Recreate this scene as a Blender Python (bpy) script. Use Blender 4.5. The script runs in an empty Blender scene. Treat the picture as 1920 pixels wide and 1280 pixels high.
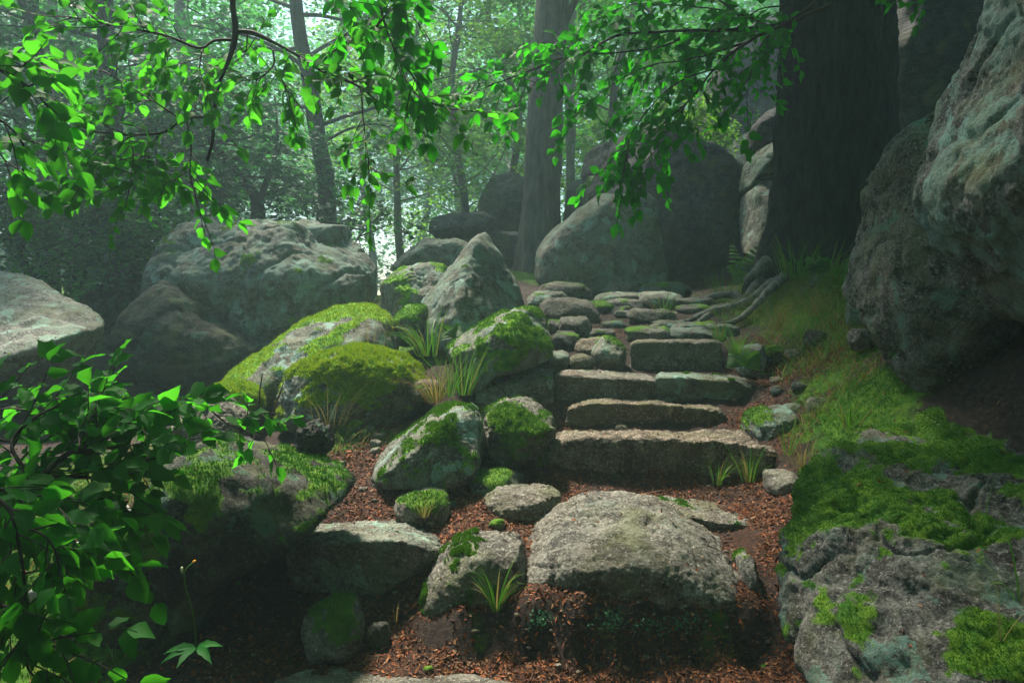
import bpy, bmesh, math, random
import numpy as np
from mathutils import Vector, Quaternion, Matrix

# ------------------------------------------------------------------ camera, sky, sun, exposure
SC = bpy.context.scene
COL = SC.collection
F = 1400.0            # focal length in photograph pixels (1920 wide)
HY = 590.0            # photograph row of the eye level
CZ = 1.40             # eye height over the path floor
TILT = math.atan((640 - HY) / F)

cam_d = bpy.data.cameras.new('camera')
cam_d.sensor_width = 36.0
cam_d.lens = F / 1920 * 36.0
cam_d.clip_start = 0.05
cam_d.clip_end = 400
cam = bpy.data.objects.new('camera', cam_d)
cam.location = (0, 0, CZ)
cam.rotation_euler = (math.pi / 2 - TILT, 0, 0)
COL.objects.link(cam)
SC.camera = cam

SUN_DIR = Vector((-0.28, 0.54, 1.0)).normalized()      # towards the sun
EL = math.asin(SUN_DIR.z)
AZ = math.atan2(SUN_DIR.x, SUN_DIR.y)
world = bpy.data.worlds.new('World')
SC.world = world
world.use_nodes = True
wn = world.node_tree.nodes
wl = world.node_tree.links
sky = wn.new('ShaderNodeTexSky')
sky.sky_type = 'NISHITA'
sky.sun_disc = False
sky.sun_elevation = EL
sky.sun_rotation = AZ
sky.air_density = 1.3
sky.dust_density = 0.7
sky.ozone_density = 1.0
wl.new(sky.outputs[0], wn['Background'].inputs[0])
wn['Background'].inputs[1].default_value = 0.055

sun_d = bpy.data.lights.new('sun', 'SUN')
sun_d.energy = 4.0
sun_d.angle = math.radians(7)
sun_d.color = (1.0, 0.93, 0.80)
sun = bpy.data.objects.new('sun', sun_d)
sun.rotation_euler = SUN_DIR.to_track_quat('Z', 'Y').to_euler()
sun.location = (-6, 6, 30)
COL.objects.link(sun)

SC.view_settings.view_transform = 'Standard'
SC.view_settings.look = 'None'
SC.view_settings.exposure = 1.92
SC.view_settings.gamma = 1.0
SC.view_settings.use_curve_mapping = False
SC.render.engine = 'CYCLES'
cy = SC.cycles
cy.max_bounces = 5
cy.diffuse_bounces = 3
cy.glossy_bounces = 1
cy.transmission_bounces = 3
cy.transparent_max_bounces = 4
cy.volume_bounces = 1
cy.use_denoising = True
cy.caustics_reflective = False
cy.caustics_refractive = False
cy.sample_clamp_indirect = 3.0
HAZE_DENSITY = 0.0043
HAZE_ANISO = 0.35
HAZE_COL = (0.62, 0.92, 0.93)

# ------------------------------------------------------------------ points, noise
_ct, _st = math.cos(TILT), math.sin(TILT)

def P(px, py, d):
    """point seen at photograph pixel px,py at a distance d (metres along +Y)"""
    cx = (px - 960) / F
    cyy = (640 - py) / F
    v = np.array([cx, _ct + cyy * _st, -_st + cyy * _ct])
    v = v * (d / v[1])
    v[2] += CZ
    return v

def X(px, d):
    return (px - 960) / F * d

_rng = np.random.default_rng(7)
_perm = _rng.permutation(256)
_perm = np.concatenate([_perm, _perm, _perm])
_G = _rng.normal(size=(256, 3))
_G /= np.linalg.norm(_G, axis=1)[:, None]

def gn(Pn):
    Pn = np.asarray(Pn, float)
    i = np.floor(Pn).astype(np.int64)
    f = Pn - i
    i &= 255
    u = f * f * f * (f * (f * 6 - 15) + 10)
    res = 0
    for dx in (0, 1):
        wx = u[:, 0] if dx else 1 - u[:, 0]
        for dy in (0, 1):
            wy = u[:, 1] if dy else 1 - u[:, 1]
            for dz in (0, 1):
                wz = u[:, 2] if dz else 1 - u[:, 2]
                h = _perm[_perm[_perm[(i[:, 0] + dx) & 255] + ((i[:, 1] + dy) & 255)] + ((i[:, 2] + dz) & 255)]
                g = _G[h]
                res = res + wx * wy * wz * (g[:, 0] * (f[:, 0] - dx) + g[:, 1] * (f[:, 1] - dy) + g[:, 2] * (f[:, 2] - dz))
    return res * 1.6

def fbm(Pn, octv=4, gain=.5, lac=2.03):
    Pn = np.asarray(Pn, float)
    s = 0
    a = 1.0
    for k in range(octv):
        s = s + a * gn(Pn + 13.7 * k)
        a *= gain
        Pn = Pn * lac
    return s

def sstep(a, b, x):
    t = np.clip((x - a) / (b - a), 0, 1)
    return t * t * (3 - 2 * t)

# ------------------------------------------------------------------ mesh helpers
def link(o, parent=None):
    COL.objects.link(o)
    if parent is not None:
        o.parent = parent
    return o

def tag(o, label=None, cat=None, group=None, kind=None):
    if label: o['label'] = label
    if cat: o['category'] = cat
    if group: o['group'] = group
    if kind: o['kind'] = kind
    return o

def empty(name, loc):
    o = bpy.data.objects.new(name, None)
    o.empty_display_size = .1
    o.location = loc
    return link(o)

def make_mesh(name, V, T, mat, smooth=True, attrs=None):
    me = bpy.data.meshes.new(name)
    V = np.asarray(V, float)
    if isinstance(T, np.ndarray):
        n, k = T.shape
        me.vertices.add(len(V))
        me.vertices.foreach_set('co', V.astype(np.float32).ravel())
        me.loops.add(n * k)
        me.loops.foreach_set('vertex_index', T.astype(np.int32).ravel())
        me.polygons.add(n)
        me.polygons.foreach_set('loop_start', np.arange(0, n * k, k, dtype=np.int32))
        me.update(calc_edges=True)
    else:
        me.from_pydata(V.tolist(), [], T)
    if smooth:
        me.shade_smooth()
    for nm, arr in (attrs or {}).items():
        a = me.attributes.new(nm, 'FLOAT', 'POINT')
        a.data.foreach_set('value', np.asarray(arr, np.float32))
    if mat is not None:
        me.materials.append(mat)
    return me

def obj(name, V, T, mat, parent=None, loc=(0, 0, 0), smooth=True, attrs=None):
    """V in world coordinates; loc is the origin (or the parent's location when there is a parent)"""
    L = np.array(parent.location if parent is not None else loc)
    me = make_mesh(name, np.asarray(V, float) - L, T, mat, smooth, attrs)
    o = bpy.data.objects.new(name, me)
    if parent is None:
        o.location = loc
    return link(o, parent)

def face_normals(V, T):
    a, b, c = V[T[:, 0]], V[T[:, 1]], V[T[:, 2]]
    n = np.cross(b - a, c - a)
    ar = np.linalg.norm(n, axis=1)
    return n / np.maximum(ar, 1e-12)[:, None], ar * .5

def vert_normals(V, T):
    a, b, c = V[T[:, 0]], V[T[:, 1]], V[T[:, 2]]
    n = np.cross(b - a, c - a)
    N = np.zeros_like(V)
    for k in range(3):
        for ax in range(3):
            N[:, ax] += np.bincount(T[:, k], n[:, ax], len(V))
    return N / np.maximum(np.linalg.norm(N, axis=1), 1e-12)[:, None]

def sample_surface(V, T, w_vert, n, rng):
    """n points on the triangles, weighted by area and the vertex weight"""
    fn, ar = face_normals(V, T)
    w = ar * w_vert[T].mean(axis=1)
    if w.sum() <= 0:
        return np.zeros((0, 3)), np.zeros((0, 3))
    f = rng.choice(len(T), size=n, p=w / w.sum())
    r1 = np.sqrt(rng.random(n)); r2 = rng.random(n)
    a, b, c = V[T[f, 0]], V[T[f, 1]], V[T[f, 2]]
    p = a * (1 - r1)[:, None] + b * (r1 * (1 - r2))[:, None] + c * (r1 * r2)[:, None]
    return p, fn[f]

def unit(v):
    v = np.asarray(v, float)
    return v / np.maximum(np.linalg.norm(v, axis=-1, keepdims=True), 1e-9)

def tube(pts, rad, sides=6, jitter=0, cap=True):
    pts = np.asarray(pts, float)
    rad = np.broadcast_to(np.asarray(rad, float), (len(pts),))
    tan = unit(np.gradient(pts, axis=0))
    ref = np.array([0.3, 0.2, 1.0]) if abs(tan[:, 2]).mean() < .8 else np.array([1.0, 0.1, 0.0])
    s = unit(np.cross(tan, ref)); t = unit(np.cross(s, tan))
    an = np.arange(sides) / sides * 2 * math.pi
    ring = s[:, None, :] * np.cos(an)[None, :, None] + t[:, None, :] * np.sin(an)[None, :, None]
    V = (pts[:, None, :] + ring * rad[:, None, None]).reshape(-1, 3)
    if jitter:
        V = V + (fbm(V * 9, 2) * jitter)[:, None] * ring.reshape(-1, 3)
    Fc = []
    n = len(pts)
    for i in range(n - 1):
        for k in range(sides):
            a, b = i * sides + k, i * sides + (k + 1) % sides
            Fc.append((a, b, b + sides, a + sides))
    if cap:
        Fc.append(tuple(range(sides - 1, -1, -1)))
        Fc.append(tuple((n - 1) * sides + k for k in range(sides)))
    return V, Fc

def join_faces(items):
    VV, FF, o = [], [], 0
    for V, Fc in items:
        VV.append(V)
        FF += [tuple(i + o for i in f) for f in Fc]
        o += len(V)
    return np.concatenate(VV), FF

def resample(pts, step):
    pts = np.asarray(pts, float)
    seg = np.linalg.norm(np.diff(pts, axis=0), axis=1)
    L = np.concatenate([[0], np.cumsum(seg)])
    n = max(3, int(L[-1] / step) + 1)
    # catmull-rom through the points for a natural bend
    t = np.linspace(0, L[-1], n)
    out = np.empty((n, 3))
    P0 = np.vstack([2 * pts[0] - pts[1], pts, 2 * pts[-1] - pts[-2]])
    for j, tt in enumerate(t):
        i = min(max(np.searchsorted(L, tt, 'right') - 1, 0), len(pts) - 2)
        u = (tt - L[i]) / max(seg[i], 1e-9)
        p0, p1, p2, p3 = P0[i], P0[i + 1], P0[i + 2], P0[i + 3]
        out[j] = .5 * (2 * p1 + (p2 - p0) * u + (2 * p0 - 5 * p1 + 4 * p2 - p3) * u * u + (3 * p1 - p0 - 3 * p2 + p3) * u ** 3)
    return out

# ------------------------------------------------------------------ materials
class NT:
    def __init__(s, name):
        s.m = bpy.data.materials.new(name)
        s.m.use_nodes = True
        s.t = s.m.node_tree
        s.t.nodes.clear()
        s.out = s.t.nodes.new('ShaderNodeOutputMaterial')
    def n(s, typ, ins=None, **kw):
        nd = s.t.nodes.new('ShaderNode' + typ)
        for k, v in kw.items():
            setattr(nd, k, v)
        for k, v in (ins or {}).items():
            if isinstance(v, tuple) and len(v) == 2 and hasattr(v[0], 'outputs'):
                s.t.links.new(v[0].outputs[v[1]], nd.inputs[k])
            elif hasattr(v, 'outputs'):
                s.t.links.new(v.outputs[0], nd.inputs[k])
            else:
                nd.inputs[k].default_value = v
        return nd
    def noise(s, vec, scale, detail=4, rough=.55, dist=0):
        return s.n('TexNoise', {'Vector': vec, 'Scale': scale, 'Detail': detail, 'Roughness': rough, 'Distortion': dist})
    def ramp(s, fac, stops):
        r = s.n('ValToRGB', {'Fac': fac})
        e = r.color_ramp.elements
        while len(e) < len(stops):
            e.new(.5)
        for i, (p, c) in enumerate(stops):
            e[i].position = p
            e[i].color = (*c, 1) if len(c) == 3 else c
        return r
    def mix(s, fac, a, b):
        nd = s.t.nodes.new('ShaderNodeMix')
        nd.data_type = 'RGBA'
        for k, v in ((0, fac), (6, a), (7, b)):
            if hasattr(v, 'outputs'):
                o = v.outputs[2] if v.bl_idname == 'ShaderNodeMix' else v.outputs[0]
                s.t.links.new(o, nd.inputs[k])
            elif k and len(v) == 3:
                nd.inputs[k].default_value = (*v, 1)
            else:
                nd.inputs[k].default_value = v
        return nd
    def math(s, op, a, b=None, clamp=False):
        nd = s.n('Math', operation=op)
        nd.use_clamp = clamp
        for i, v in enumerate((a, b)):
            if v is None: continue
            if hasattr(v, 'outputs'): s.t.links.new(v.outputs[0], nd.inputs[i])
            else: nd.inputs[i].default_value = v
        return nd
    def maprange(s, v, a, b, c=0., d=1.):
        return s.n('MapRange', {'Value': v, 'From Min': a, 'From Max': b, 'To Min': c, 'To Max': d})
    def done(s, sh):
        s.t.links.new(sh.outputs[0], s.out.inputs['Surface'])
        return s.m

MOSS_A = (0.030, 0.105, 0.005)
MOSS_B = (0.12, 0.22, 0.008)

def rock_material(name, dark=(.045, .04, .034), light=(.24, .225, .185), lichen=.5, lich_col=(.20, .27, .20), brown=.3, moss_tint=1.0, wet=0.0, ridge=0.0):
    t = NT(name)
    pos = t.n('NewGeometry')
    big = t.noise((pos, 0), 1.7, 5, .6)
    mid = t.noise((pos, 0), 9, 8, .68)
    fine = t.noise((pos, 0), 85, 5, .7)
    # granite: dark and pale mineral grain
    tone = t.math('ADD', t.math('MULTIPLY', mid, .55), t.math('MULTIPLY', fine, .45))
    base = t.ramp(tone, [(.43, dark), (.50, tuple((a + b) * .42 for a, b in zip(dark, light))), (.57, light)])
    base = t.mix(t.maprange(big, .42, .66, 0, brown), base, (.12, .085, .055))
    # feldspar crystals
    vor = t.n('TexVoronoi', {'Vector': (pos, 0), 'Scale': 46.0})
    cr = t.math('MULTIPLY', t.maprange(vor, .16, .10), t.maprange(t.noise((pos, 0), 7, 2), .50, .62), True)
    base = t.mix(t.math('MULTIPLY', cr, .55), base, (.42, .36, .31))
    # pale flecks and dark pits
    fl = t.noise((pos, 0), 62, 3, .6)
    base = t.mix(t.math('MULTIPLY', t.maprange(fl, .58, .64), .6), base, tuple(min(.6, c * 1.75 + .03) for c in light))
    pt = t.noise((pos, 0), 38, 5, .7)
    base = t.mix(t.math('MULTIPLY', t.maprange(pt, .43, .36), .75), base, tuple(c * .45 for c in dark))
    # lichen crusts
    ln = t.noise((pos, 0), 4.2, 9, .72, .6)
    lm = t.math('MULTIPLY', t.maprange(ln, .60 - .16 * lichen, .68 - .13 * lichen), t.maprange(fine, .30, .52, .25, .95), True)
    base = t.mix(t.math('MULTIPLY', lm, min(1, lichen * 1.3)), base, lich_col)
    if lichen > .3:
        rv = t.noise((pos, 0), 5.5, 3, .5, .25)
        rz = t.math('MULTIPLY', t.maprange(rv, .60, .615), t.maprange(t.noise((pos, 0), 55, 4, .7), .36, .52), True)
        base = t.mix(t.math('MULTIPLY', rz, .8), base, tuple(c * 1.35 for c in (lich_col[0] * .95, lich_col[1] * 1.08, lich_col[2] * 1.12)))
    ol = t.noise((pos, 0), 3.1, 7, .7, .3)
    base = t.mix(t.math('MULTIPLY', t.maprange(ol, .50, .64), .55), base, (.125, .135, .055))
    # moss from the mesh attribute, ragged by noise
    at = t.n('Attribute', attribute_name='moss')
    mr = t.math('ADD', (t.n('Math', {0: (at, 2), 1: 1.0}, operation='MULTIPLY')), t.math('MULTIPLY', t.math('SUBTRACT', mid, .5), 1.1))
    mm = t.maprange(mr, .38, .58)
    mc = t.mix(t.maprange(t.noise((pos, 0), 14, 5, .65), .35, .68), tuple(c * moss_tint for c in MOSS_A), tuple(c * moss_tint for c in MOSS_B))
    base = t.mix(mm, base, mc)
    bmp = t.math('ADD', t.math('MULTIPLY', fine, .5), t.math('MULTIPLY', t.noise((pos, 0), 30, 8, .75), .9))
    if ridge:
        wv = t.n('TexNoise', {'Vector': t.n('Mapping', {'Vector': (pos, 0), 'Scale': (1.2, 1.2, 9.0)}), 'Scale': 3.0, 'Detail': 8.0, 'Roughness': .7})
        bmp = t.math('ADD', bmp, t.math('MULTIPLY', wv, ridge))
    b = t.n('Bump', {'Height': bmp, 'Strength': 1.0, 'Distance': .02})
    p = t.n('BsdfPrincipled', {'Base Color': (base, 2), 'Roughness': .92 - .4 * wet, 'Normal': b})
    p.inputs['Specular IOR Level'].default_value = .25 + .3 * wet
    return t.done(p)

def leaf_material(name, dif, trans, dif2=None, tmix=.5, gloss=.10):
    t = NT(name)
    oi = t.n('ObjectInfo')
    ge = t.n('NewGeometry')
    rnd = t.math('FRACT', t.math('ADD', t.n('Math', {0: (oi, 'Random'), 1: 1.0}, operation='MULTIPLY'), t.n('Math', {0: (ge, 'Random Per Island'), 1: 1.0}, operation='MULTIPLY')))
    dif2 = dif2 or tuple(c * .5 for c in dif)
    c1 = t.mix(rnd, dif2, dif)
    c2 = t.mix(rnd, tuple(c * .55 for c in trans), trans)
    d = t.n('BsdfPrincipled', {'Base Color': (c1, 2), 'Roughness': .6})
    d.inputs['Specular IOR Level'].default_value = gloss
    tr = t.n('BsdfTranslucent', {'Color': (c2, 2)})
    return t.done(t.n('MixShader', {0: tmix, 1: d, 2: tr}))

def plain_material(name, c1, c2, scale=20, rough=.9, bump=.5, dist=.004, stretch=None, spec=.25):
    t = NT(name)
    pos = t.n('NewGeometry')
    v = (pos, 0)
    if stretch:
        v = t.n('Mapping', {'Vector': (pos, 0), 'Scale': stretch})
    a = t.noise(v, scale, 7, .65)
    base = t.ramp(a, [(.34, c1), (.66, c2)])
    b = t.n('Bump', {'Height': a, 'Strength': bump, 'Distance': dist})
    p = t.n('BsdfPrincipled', {'Base Color': base, 'Roughness': rough, 'Normal': b})
    p.inputs['Specular IOR Level'].default_value = spec
    return t.done(p)

def island_material(name, cols, rough=.8, trans=0.0):
    """colour picked per loose piece (flakes of litter, blades of moss)"""
    t = NT(name)
    ge = t.n('NewGeometry')
    n = len(cols)
    r = t.ramp((ge, 'Random Per Island'), [(i / (n - 1), c) for i, c in enumerate(cols)])
    p = t.n('BsdfPrincipled', {'Base Color': r, 'Roughness': rough})
    p.inputs['Specular IOR Level'].default_value = .2
    if not trans:
        return t.done(p)
    tr = t.n('BsdfTranslucent', {'Color': r})
    return t.done(t.n('MixShader', {0: trans, 1: p, 2: tr}))

M = {}
M['granite'] = rock_material('granite', lichen=.25, brown=.45)
M['granite_lichen'] = rock_material('granite_lichen', (.04, .042, .034), (.18, .185, .15), lichen=.75, lich_col=(.155, .22, .17), brown=.2)
M['granite_pale'] = rock_material('granite_pale', (.07, .068, .056), (.255, .25, .205), lichen=.55, brown=.15)
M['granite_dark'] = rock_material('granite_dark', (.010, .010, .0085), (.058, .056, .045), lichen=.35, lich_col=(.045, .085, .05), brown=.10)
M['granite_cliff'] = rock_material('granite_cliff', (.014, .0135, .013), (.155, .15, .132), lichen=.45, lich_col=(.075, .125, .095), brown=.2)
M['granite_mossy'] = rock_material('granite_mossy', (.045, .045, .036), (.22, .22, .17), lichen=.6, lich_col=(.20, .28, .23), brown=.2, moss_tint=1.75)
M['granite_near'] = rock_material('granite_near', (.022, .022, .020), (.155, .155, .14), lichen=.8, lich_col=(.13, .20, .165), brown=.2)
M['granite_far'] = rock_material('granite_far', (.035, .035, .038), (.12, .115, .12), lichen=.15, brown=.2, ridge=.8)
M['granite_wet'] = rock_material('granite_wet', (.012, .012, .015), (.05, .05, .06), lichen=.0, brown=.1, wet=.5, ridge=2.0)
M['granite_step'] = rock_material('granite_step', (.045, .033, .024), (.30, .245, .185), lichen=.12, brown=.6)
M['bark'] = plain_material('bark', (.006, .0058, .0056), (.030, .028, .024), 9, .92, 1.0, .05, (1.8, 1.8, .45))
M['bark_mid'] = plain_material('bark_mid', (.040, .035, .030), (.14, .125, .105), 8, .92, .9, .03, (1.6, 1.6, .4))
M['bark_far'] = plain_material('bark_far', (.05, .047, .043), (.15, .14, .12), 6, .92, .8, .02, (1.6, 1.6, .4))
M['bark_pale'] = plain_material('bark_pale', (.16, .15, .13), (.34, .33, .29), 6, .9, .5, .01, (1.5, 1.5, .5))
M['twig'] = plain_material('twig', (.018, .012, .010), (.055, .038, .030), 30, .8, .4, .002)
M['root'] = plain_material('root', (.035, .034, .028), (.17, .165, .14), 14, .9, .8, .01)
M['deadwood'] = plain_material('deadwood', (.16, .15, .13), (.38, .36, .32), 10, .8, .6, .006, (1, 1, 1))
M['chip'] = plain_material('chip', (.07, .03, .02), (.19, .10, .06), 25, .85, .4, .003)
M['beech_leaf'] = leaf_material('beech_leaf', (.020, .14, .010), (.085, .47, .018), (.010, .08, .010), .62)
M['beech_leaf_dark'] = leaf_material('beech_leaf_dark', (.016, .14, .010), (.05, .50, .010), (.008, .075, .010), .52)
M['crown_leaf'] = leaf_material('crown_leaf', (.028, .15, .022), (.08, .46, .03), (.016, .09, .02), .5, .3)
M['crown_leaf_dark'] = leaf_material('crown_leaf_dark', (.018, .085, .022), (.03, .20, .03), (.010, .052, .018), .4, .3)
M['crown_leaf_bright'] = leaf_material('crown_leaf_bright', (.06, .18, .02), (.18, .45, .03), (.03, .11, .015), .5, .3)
M['far_leaf'] = leaf_material('far_leaf', (.030, .11, .035), (.06, .30, .05), (.024, .09, .03), .5, .1)
M['grass'] = island_material('grass', [(.035, .15, .008), (.05, .20, .010), (.09, .24, .014), (.16, .26, .02)], .55, .35)
M['grass_dry'] = island_material('grass_dry', [(.05, .16, .01), (.15, .20, .03), (.26, .20, .06), (.30, .15, .05)], .7, .3)
M['moss'] = island_material('moss', [(.030, .10, .005), (.045, .15, .006), (.08, .20, .008), (.12, .24, .010)], .9, .25)
M['moss_bright'] = island_material('moss_bright', [(.10, .24, .006), (.20, .34, .008), (.30, .40, .010), (.40, .42, .02)], .9, .25)
M['moss_green'] = island_material('moss_green', [(.018, .085, .005), (.026, .13, .005), (.036, .17, .006), (.06, .20, .008), (.085, .085, .018)], .9, .25)
M['litter'] = island_material('litter', [(.020, .008, .005), (.07, .020, .008), (.17, .045, .012), (.26, .075, .018), (.09, .045, .025), (.28, .13, .055)], .75)
M['flower'] = plain_material('flower', (.75, .30, .02), (.85, .45, .03), 40)
M['seed_head'] = plain_material('seed_head', (.30, .36, .16), (.50, .52, .30), 60)
M['lichen_clump'] = island_material('lichen_clump', [(.03, .11, .05), (.05, .17, .08), (.08, .22, .10)], .9, .2)

def ground_material():
    t = NT('forest_soil')
    pos = t.n('NewGeometry')
    a = t.noise((pos, 0), 38, 8, .75)
    b_ = t.noise((pos, 0), 5, 5, .6)
    soil = t.ramp(a, [(.34, (.012, .008, .007)), (.52, (.034, .021, .016)), (.70, (.09, .058, .042))])
    lit = t.ramp(t.noise((pos, 0), 60, 6, .8), [(.36, (.010, .006, .005)), (.5, (.04, .017, .010)), (.66, (.11, .046, .024))])
    al = t.n('Attribute', attribute_name='litter')
    base = t.mix(t.maprange(t.math('ADD', t.n('Math', {0: (al, 2), 1: 1.0}, operation='MULTIPLY'), t.math('MULTIPLY', t.math('SUBTRACT', b_, .5), .9)), .35, .65), soil, lit)
    am = t.n('Attribute', attribute_name='moss')
    mc = t.mix(t.maprange(t.noise((pos, 0), 17, 5, .65), .36, .66), (.022, .085, .005), (.09, .18, .008))
    base = t.mix(t.maprange(t.math('ADD', t.n('Math', {0: (am, 2), 1: 1.0}, operation='MULTIPLY'), t.math('MULTIPLY', t.math('SUBTRACT', t.noise((pos, 0), 8, 7, .7), .5), 1.2)), .4, .62), base, mc)
    b = t.n('Bump', {'Height': a, 'Strength': .9, 'Distance': .02})
    p = t.n('BsdfPrincipled', {'Base Color': (base, 2), 'Roughness': .93, 'Normal': b})
    p.inputs['Specular IOR Level'].default_value = .2
    return t.done(p)
M['ground'] = ground_material()
# ------------------------------------------------------------------ terrain
# (photograph column, distance, height relative to the eye)
G_ = [(-400, 2.0, -1.42), (300, 2.0, -1.42), (960, 2.0, -1.42), (1500, 2.0, -1.42), (2300, 2.0, -1.2),
      (960, 1.0, -1.44), (960, 0.0, -1.44),
      (100, 2.85, -1.36), (300, 2.85, -1.40), (560, 2.85, -1.40), (800, 2.9, -1.40), (1000, 2.9, -1.40), (1300, 2.9, -1.40), (1440, 2.8, -1.40),
      (560, 3.12, -1.40), (700, 3.14, -1.38), (800, 3.02, -1.395), (900, 2.99, -1.40), (1000, 2.99, -1.40), (1100, 2.99, -1.40), (1200, 2.99, -1.40), (1310, 2.99, -1.40), (1420, 2.99, -1.40),
      (770, 3.24, -1.24), (860, 3.08, -1.22), (1000, 3.05, -1.20), (1100, 3.05, -1.20), (1200, 3.05, -1.20), (1310, 3.05, -1.20), (1420, 3.05, -1.20), (1000, 3.3, -1.18), (1200, 3.3, -1.18), (1420, 3.3, -1.16),
      (560, 3.5, -1.22), (680, 3.5, -1.20), (850, 3.5, -1.11), (970, 3.5, -1.10), (1200, 3.6, -1.10), (1440, 3.5, -1.12),
      (700, 3.85, -1.04), (850, 3.75, -1.04), (960, 3.8, -1.03), (1100, 4.0, -1.03), (1250, 4.1, -1.03), (1440, 3.9, -1.06),
      (660, 4.1, -.95), (780, 4.1, -.95), (900, 4.2, -.97), (1010, 4.33, -.985), (1200, 4.33, -.985), (1440, 4.33, -.97),
      (660, 4.5, -.84), (800, 4.5, -.84), (950, 4.5, -.86), (1050, 4.5, -.84), (1200, 4.5, -.84), (1430, 4.5, -.84),
      (640, 4.8, -.78), (800, 4.9, -.74), (950, 4.9, -.77), (1050, 4.95, -.765), (1200, 4.95, -.765), (1430, 4.95, -.75),
      (1000, 5.12, -.68), (1200, 5.12, -.68), (1400, 5.12, -.66), (1000, 5.32, -.605), (1200, 5.32, -.605), (1410, 5.3, -.595),
      (1000, 5.5, -.50), (1200, 5.5, -.50), (1410, 5.5, -.48), (960, 5.9, -.42), (1100, 5.85, -.43), (1200, 5.85, -.435), (1400, 5.85, -.425),
      (1100, 6.3, -.30), (1250, 6.3, -.32), (1380, 6.3, -.27), (1050, 6.7, -.21), (1250, 6.7, -.2), (1050, 7.2, -.10), (1250, 7.2, -.09),
      (1050, 8, .06), (1200, 8, .05), (1150, 9.2, .22), (1300, 9.5, .27), (1150, 10.5, .40), (1320, 10.5, .43), (1200, 12, .52), (1050, 13, .75),
      (850, 5.2, -.62), (760, 5.3, -.68), (920, 5.7, -.43), (860, 6.0, -.36), (760, 6.6, -.26), (690, 7.0, -.40), (900, 7.2, -.1),
      (1000, 8.5, .22), (960, 10.5, .62), (880, 9.2, .36), (800, 9.6, .40), (740, 10.5, .30), (690, 12, -.1), (900, 12.5, .7),
      (650, 20, -.8), (500, 16, .1), (800, 20, .4), (1000, 20, 1.8), (1250, 16, 1.3), (1450, 16, 1.6), (1250, 24, 3.2), (1000, 30, 3.4), (700, 34, -1.2), (690, 50, -2.2), (690, 75, -3.5), (690, 97, -4.5), (480, 60, .3), (900, 60, 2.0), (300, 30, .8), (0, 26, 1.0),
      (560, 6.2, -.78), (450, 6.0, -.82), (300, 6.4, -.95), (200, 7.0, -.80), (230, 7.8, -.40), (100, 9.5, -.25), (100, 12, .2), (300, 12, .3), (500, 12, .2), (0, 18, .7),
      (500, 4.9, -.86), (420, 4.4, -.92), (300, 4.3, -.90), (200, 4.2, -.90), (60, 4.2, -.92), (150, 3.4, -1.10), (0, 3.2, -1.12), (400, 3.6, -1.02), (-300, 4.5, -.8), (-600, 7, -.4),
      (1480, 4.35, -.86), (1480, 4.9, -.68), (1560, 4.4, -.62), (1620, 4.3, -.42), (1680, 3.9, -.55), (1470, 5.6, -.46), (1530, 5.8, -.22), (1600, 6.2, .10), (1630, 5.2, -.08),
      (1420, 6.8, -.10), (1400, 8.3, .15), (1480, 8.0, .45), (1560, 8.5, .62), (1660, 8.2, .70), (1800, 7, .6), (1350, 9.6, .36), (1900, 5, .05), (1900, 10, 1.2), (1560, 11, 1.0), (1450, 11, .75),
      (2400, 6, 1.4), (2300, 3.2, .5), (1850, 3.0, -1.0), (1850, 2.4, -1.38), (1465, 3.2, -1.22), (1460, 3.6, -1.08), (1500, 2.6, -1.41), (2300, 2, -1.0), (2000, 16, 4), (2300, 30, 9)]
GP = [(X(px, d), d, z + CZ) for px, d, z in G_]
GP += [(-6, 3, .2), (-8, 8, 1.0), (8, 3, 2.5), (10, 10, 5), (-3, 0, 0.1), (-12, 20, 2.0), (-20, 35, 4), (20, 20, 8), (20, 45, 12), (0, 48, 6), (-20, 48, 5),
       (0, -1.5, 0.0), (-4, -1.5, .5), (4, -1.5, 1.5), (0, -4.5, 2.2), (-6, -5, 2.4), (6, -5, 3.4), (0, -9, 5.5), (-12, -8, 5.0), (12, -8, 6.5), (0, -18, 8), (-20, -15, 8), (20, -15, 9),  # unseen slope behind the camera, raised to block light from that side
       (-20, 0, 2.5), (20, 2, 7), (-60, 0, 5), (60, 0, 10), (-60, 60, 8), (60, 60, 15), (8, 72, 8), (-38, 80, 6), (30, 90, 16), (12, 98, 10), (-60, 98, 10), (60, 98, 18), (-60, -32, 9), (60, -32, 10), (0, -30, 9)]
GP = np.array(GP)
_A = np.linalg.norm(GP[:, None, :2] - GP[None, :, :2], axis=2)
_n = len(GP)
_K = np.zeros((_n + 3, _n + 3))
_K[:_n, :_n] = -_A - np.eye(_n) * .01
_K[:_n, _n] = 1; _K[:_n, _n + 1:] = GP[:, :2]
_K[_n:, :_n] = _K[:_n, _n:].T
_W = np.linalg.solve(_K, np.concatenate([GP[:, 2], np.zeros(3)]))

def ground_z(x, y):
    x = np.atleast_1d(np.asarray(x, float)); y = np.atleast_1d(np.asarray(y, float))
    out = np.empty(len(x))
    for i in range(0, len(x), 20000):
        q = np.stack([x[i:i + 20000], y[i:i + 20000]], 1)
        D = np.linalg.norm(q[:, None] - GP[None, :, :2], axis=2)
        out[i:i + 20000] = -D @ _W[:_n] + _W[_n] + q @ _W[_n + 1:]
    return out

def ground_noise(x, y):
    p = np.stack([x, y, 0 * x], 1)
    far = sstep(8, 30, np.hypot(x, y))
    return fbm(p * 2.1, 4) * .028 + fbm(p * 11, 3) * .008 + far * fbm(p * .25, 3) * .5

def gz(x, y):
    x = np.atleast_1d(np.asarray(x, float)); y = np.atleast_1d(np.asarray(y, float))
    return ground_z(x, y) + ground_noise(x, y)

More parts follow.
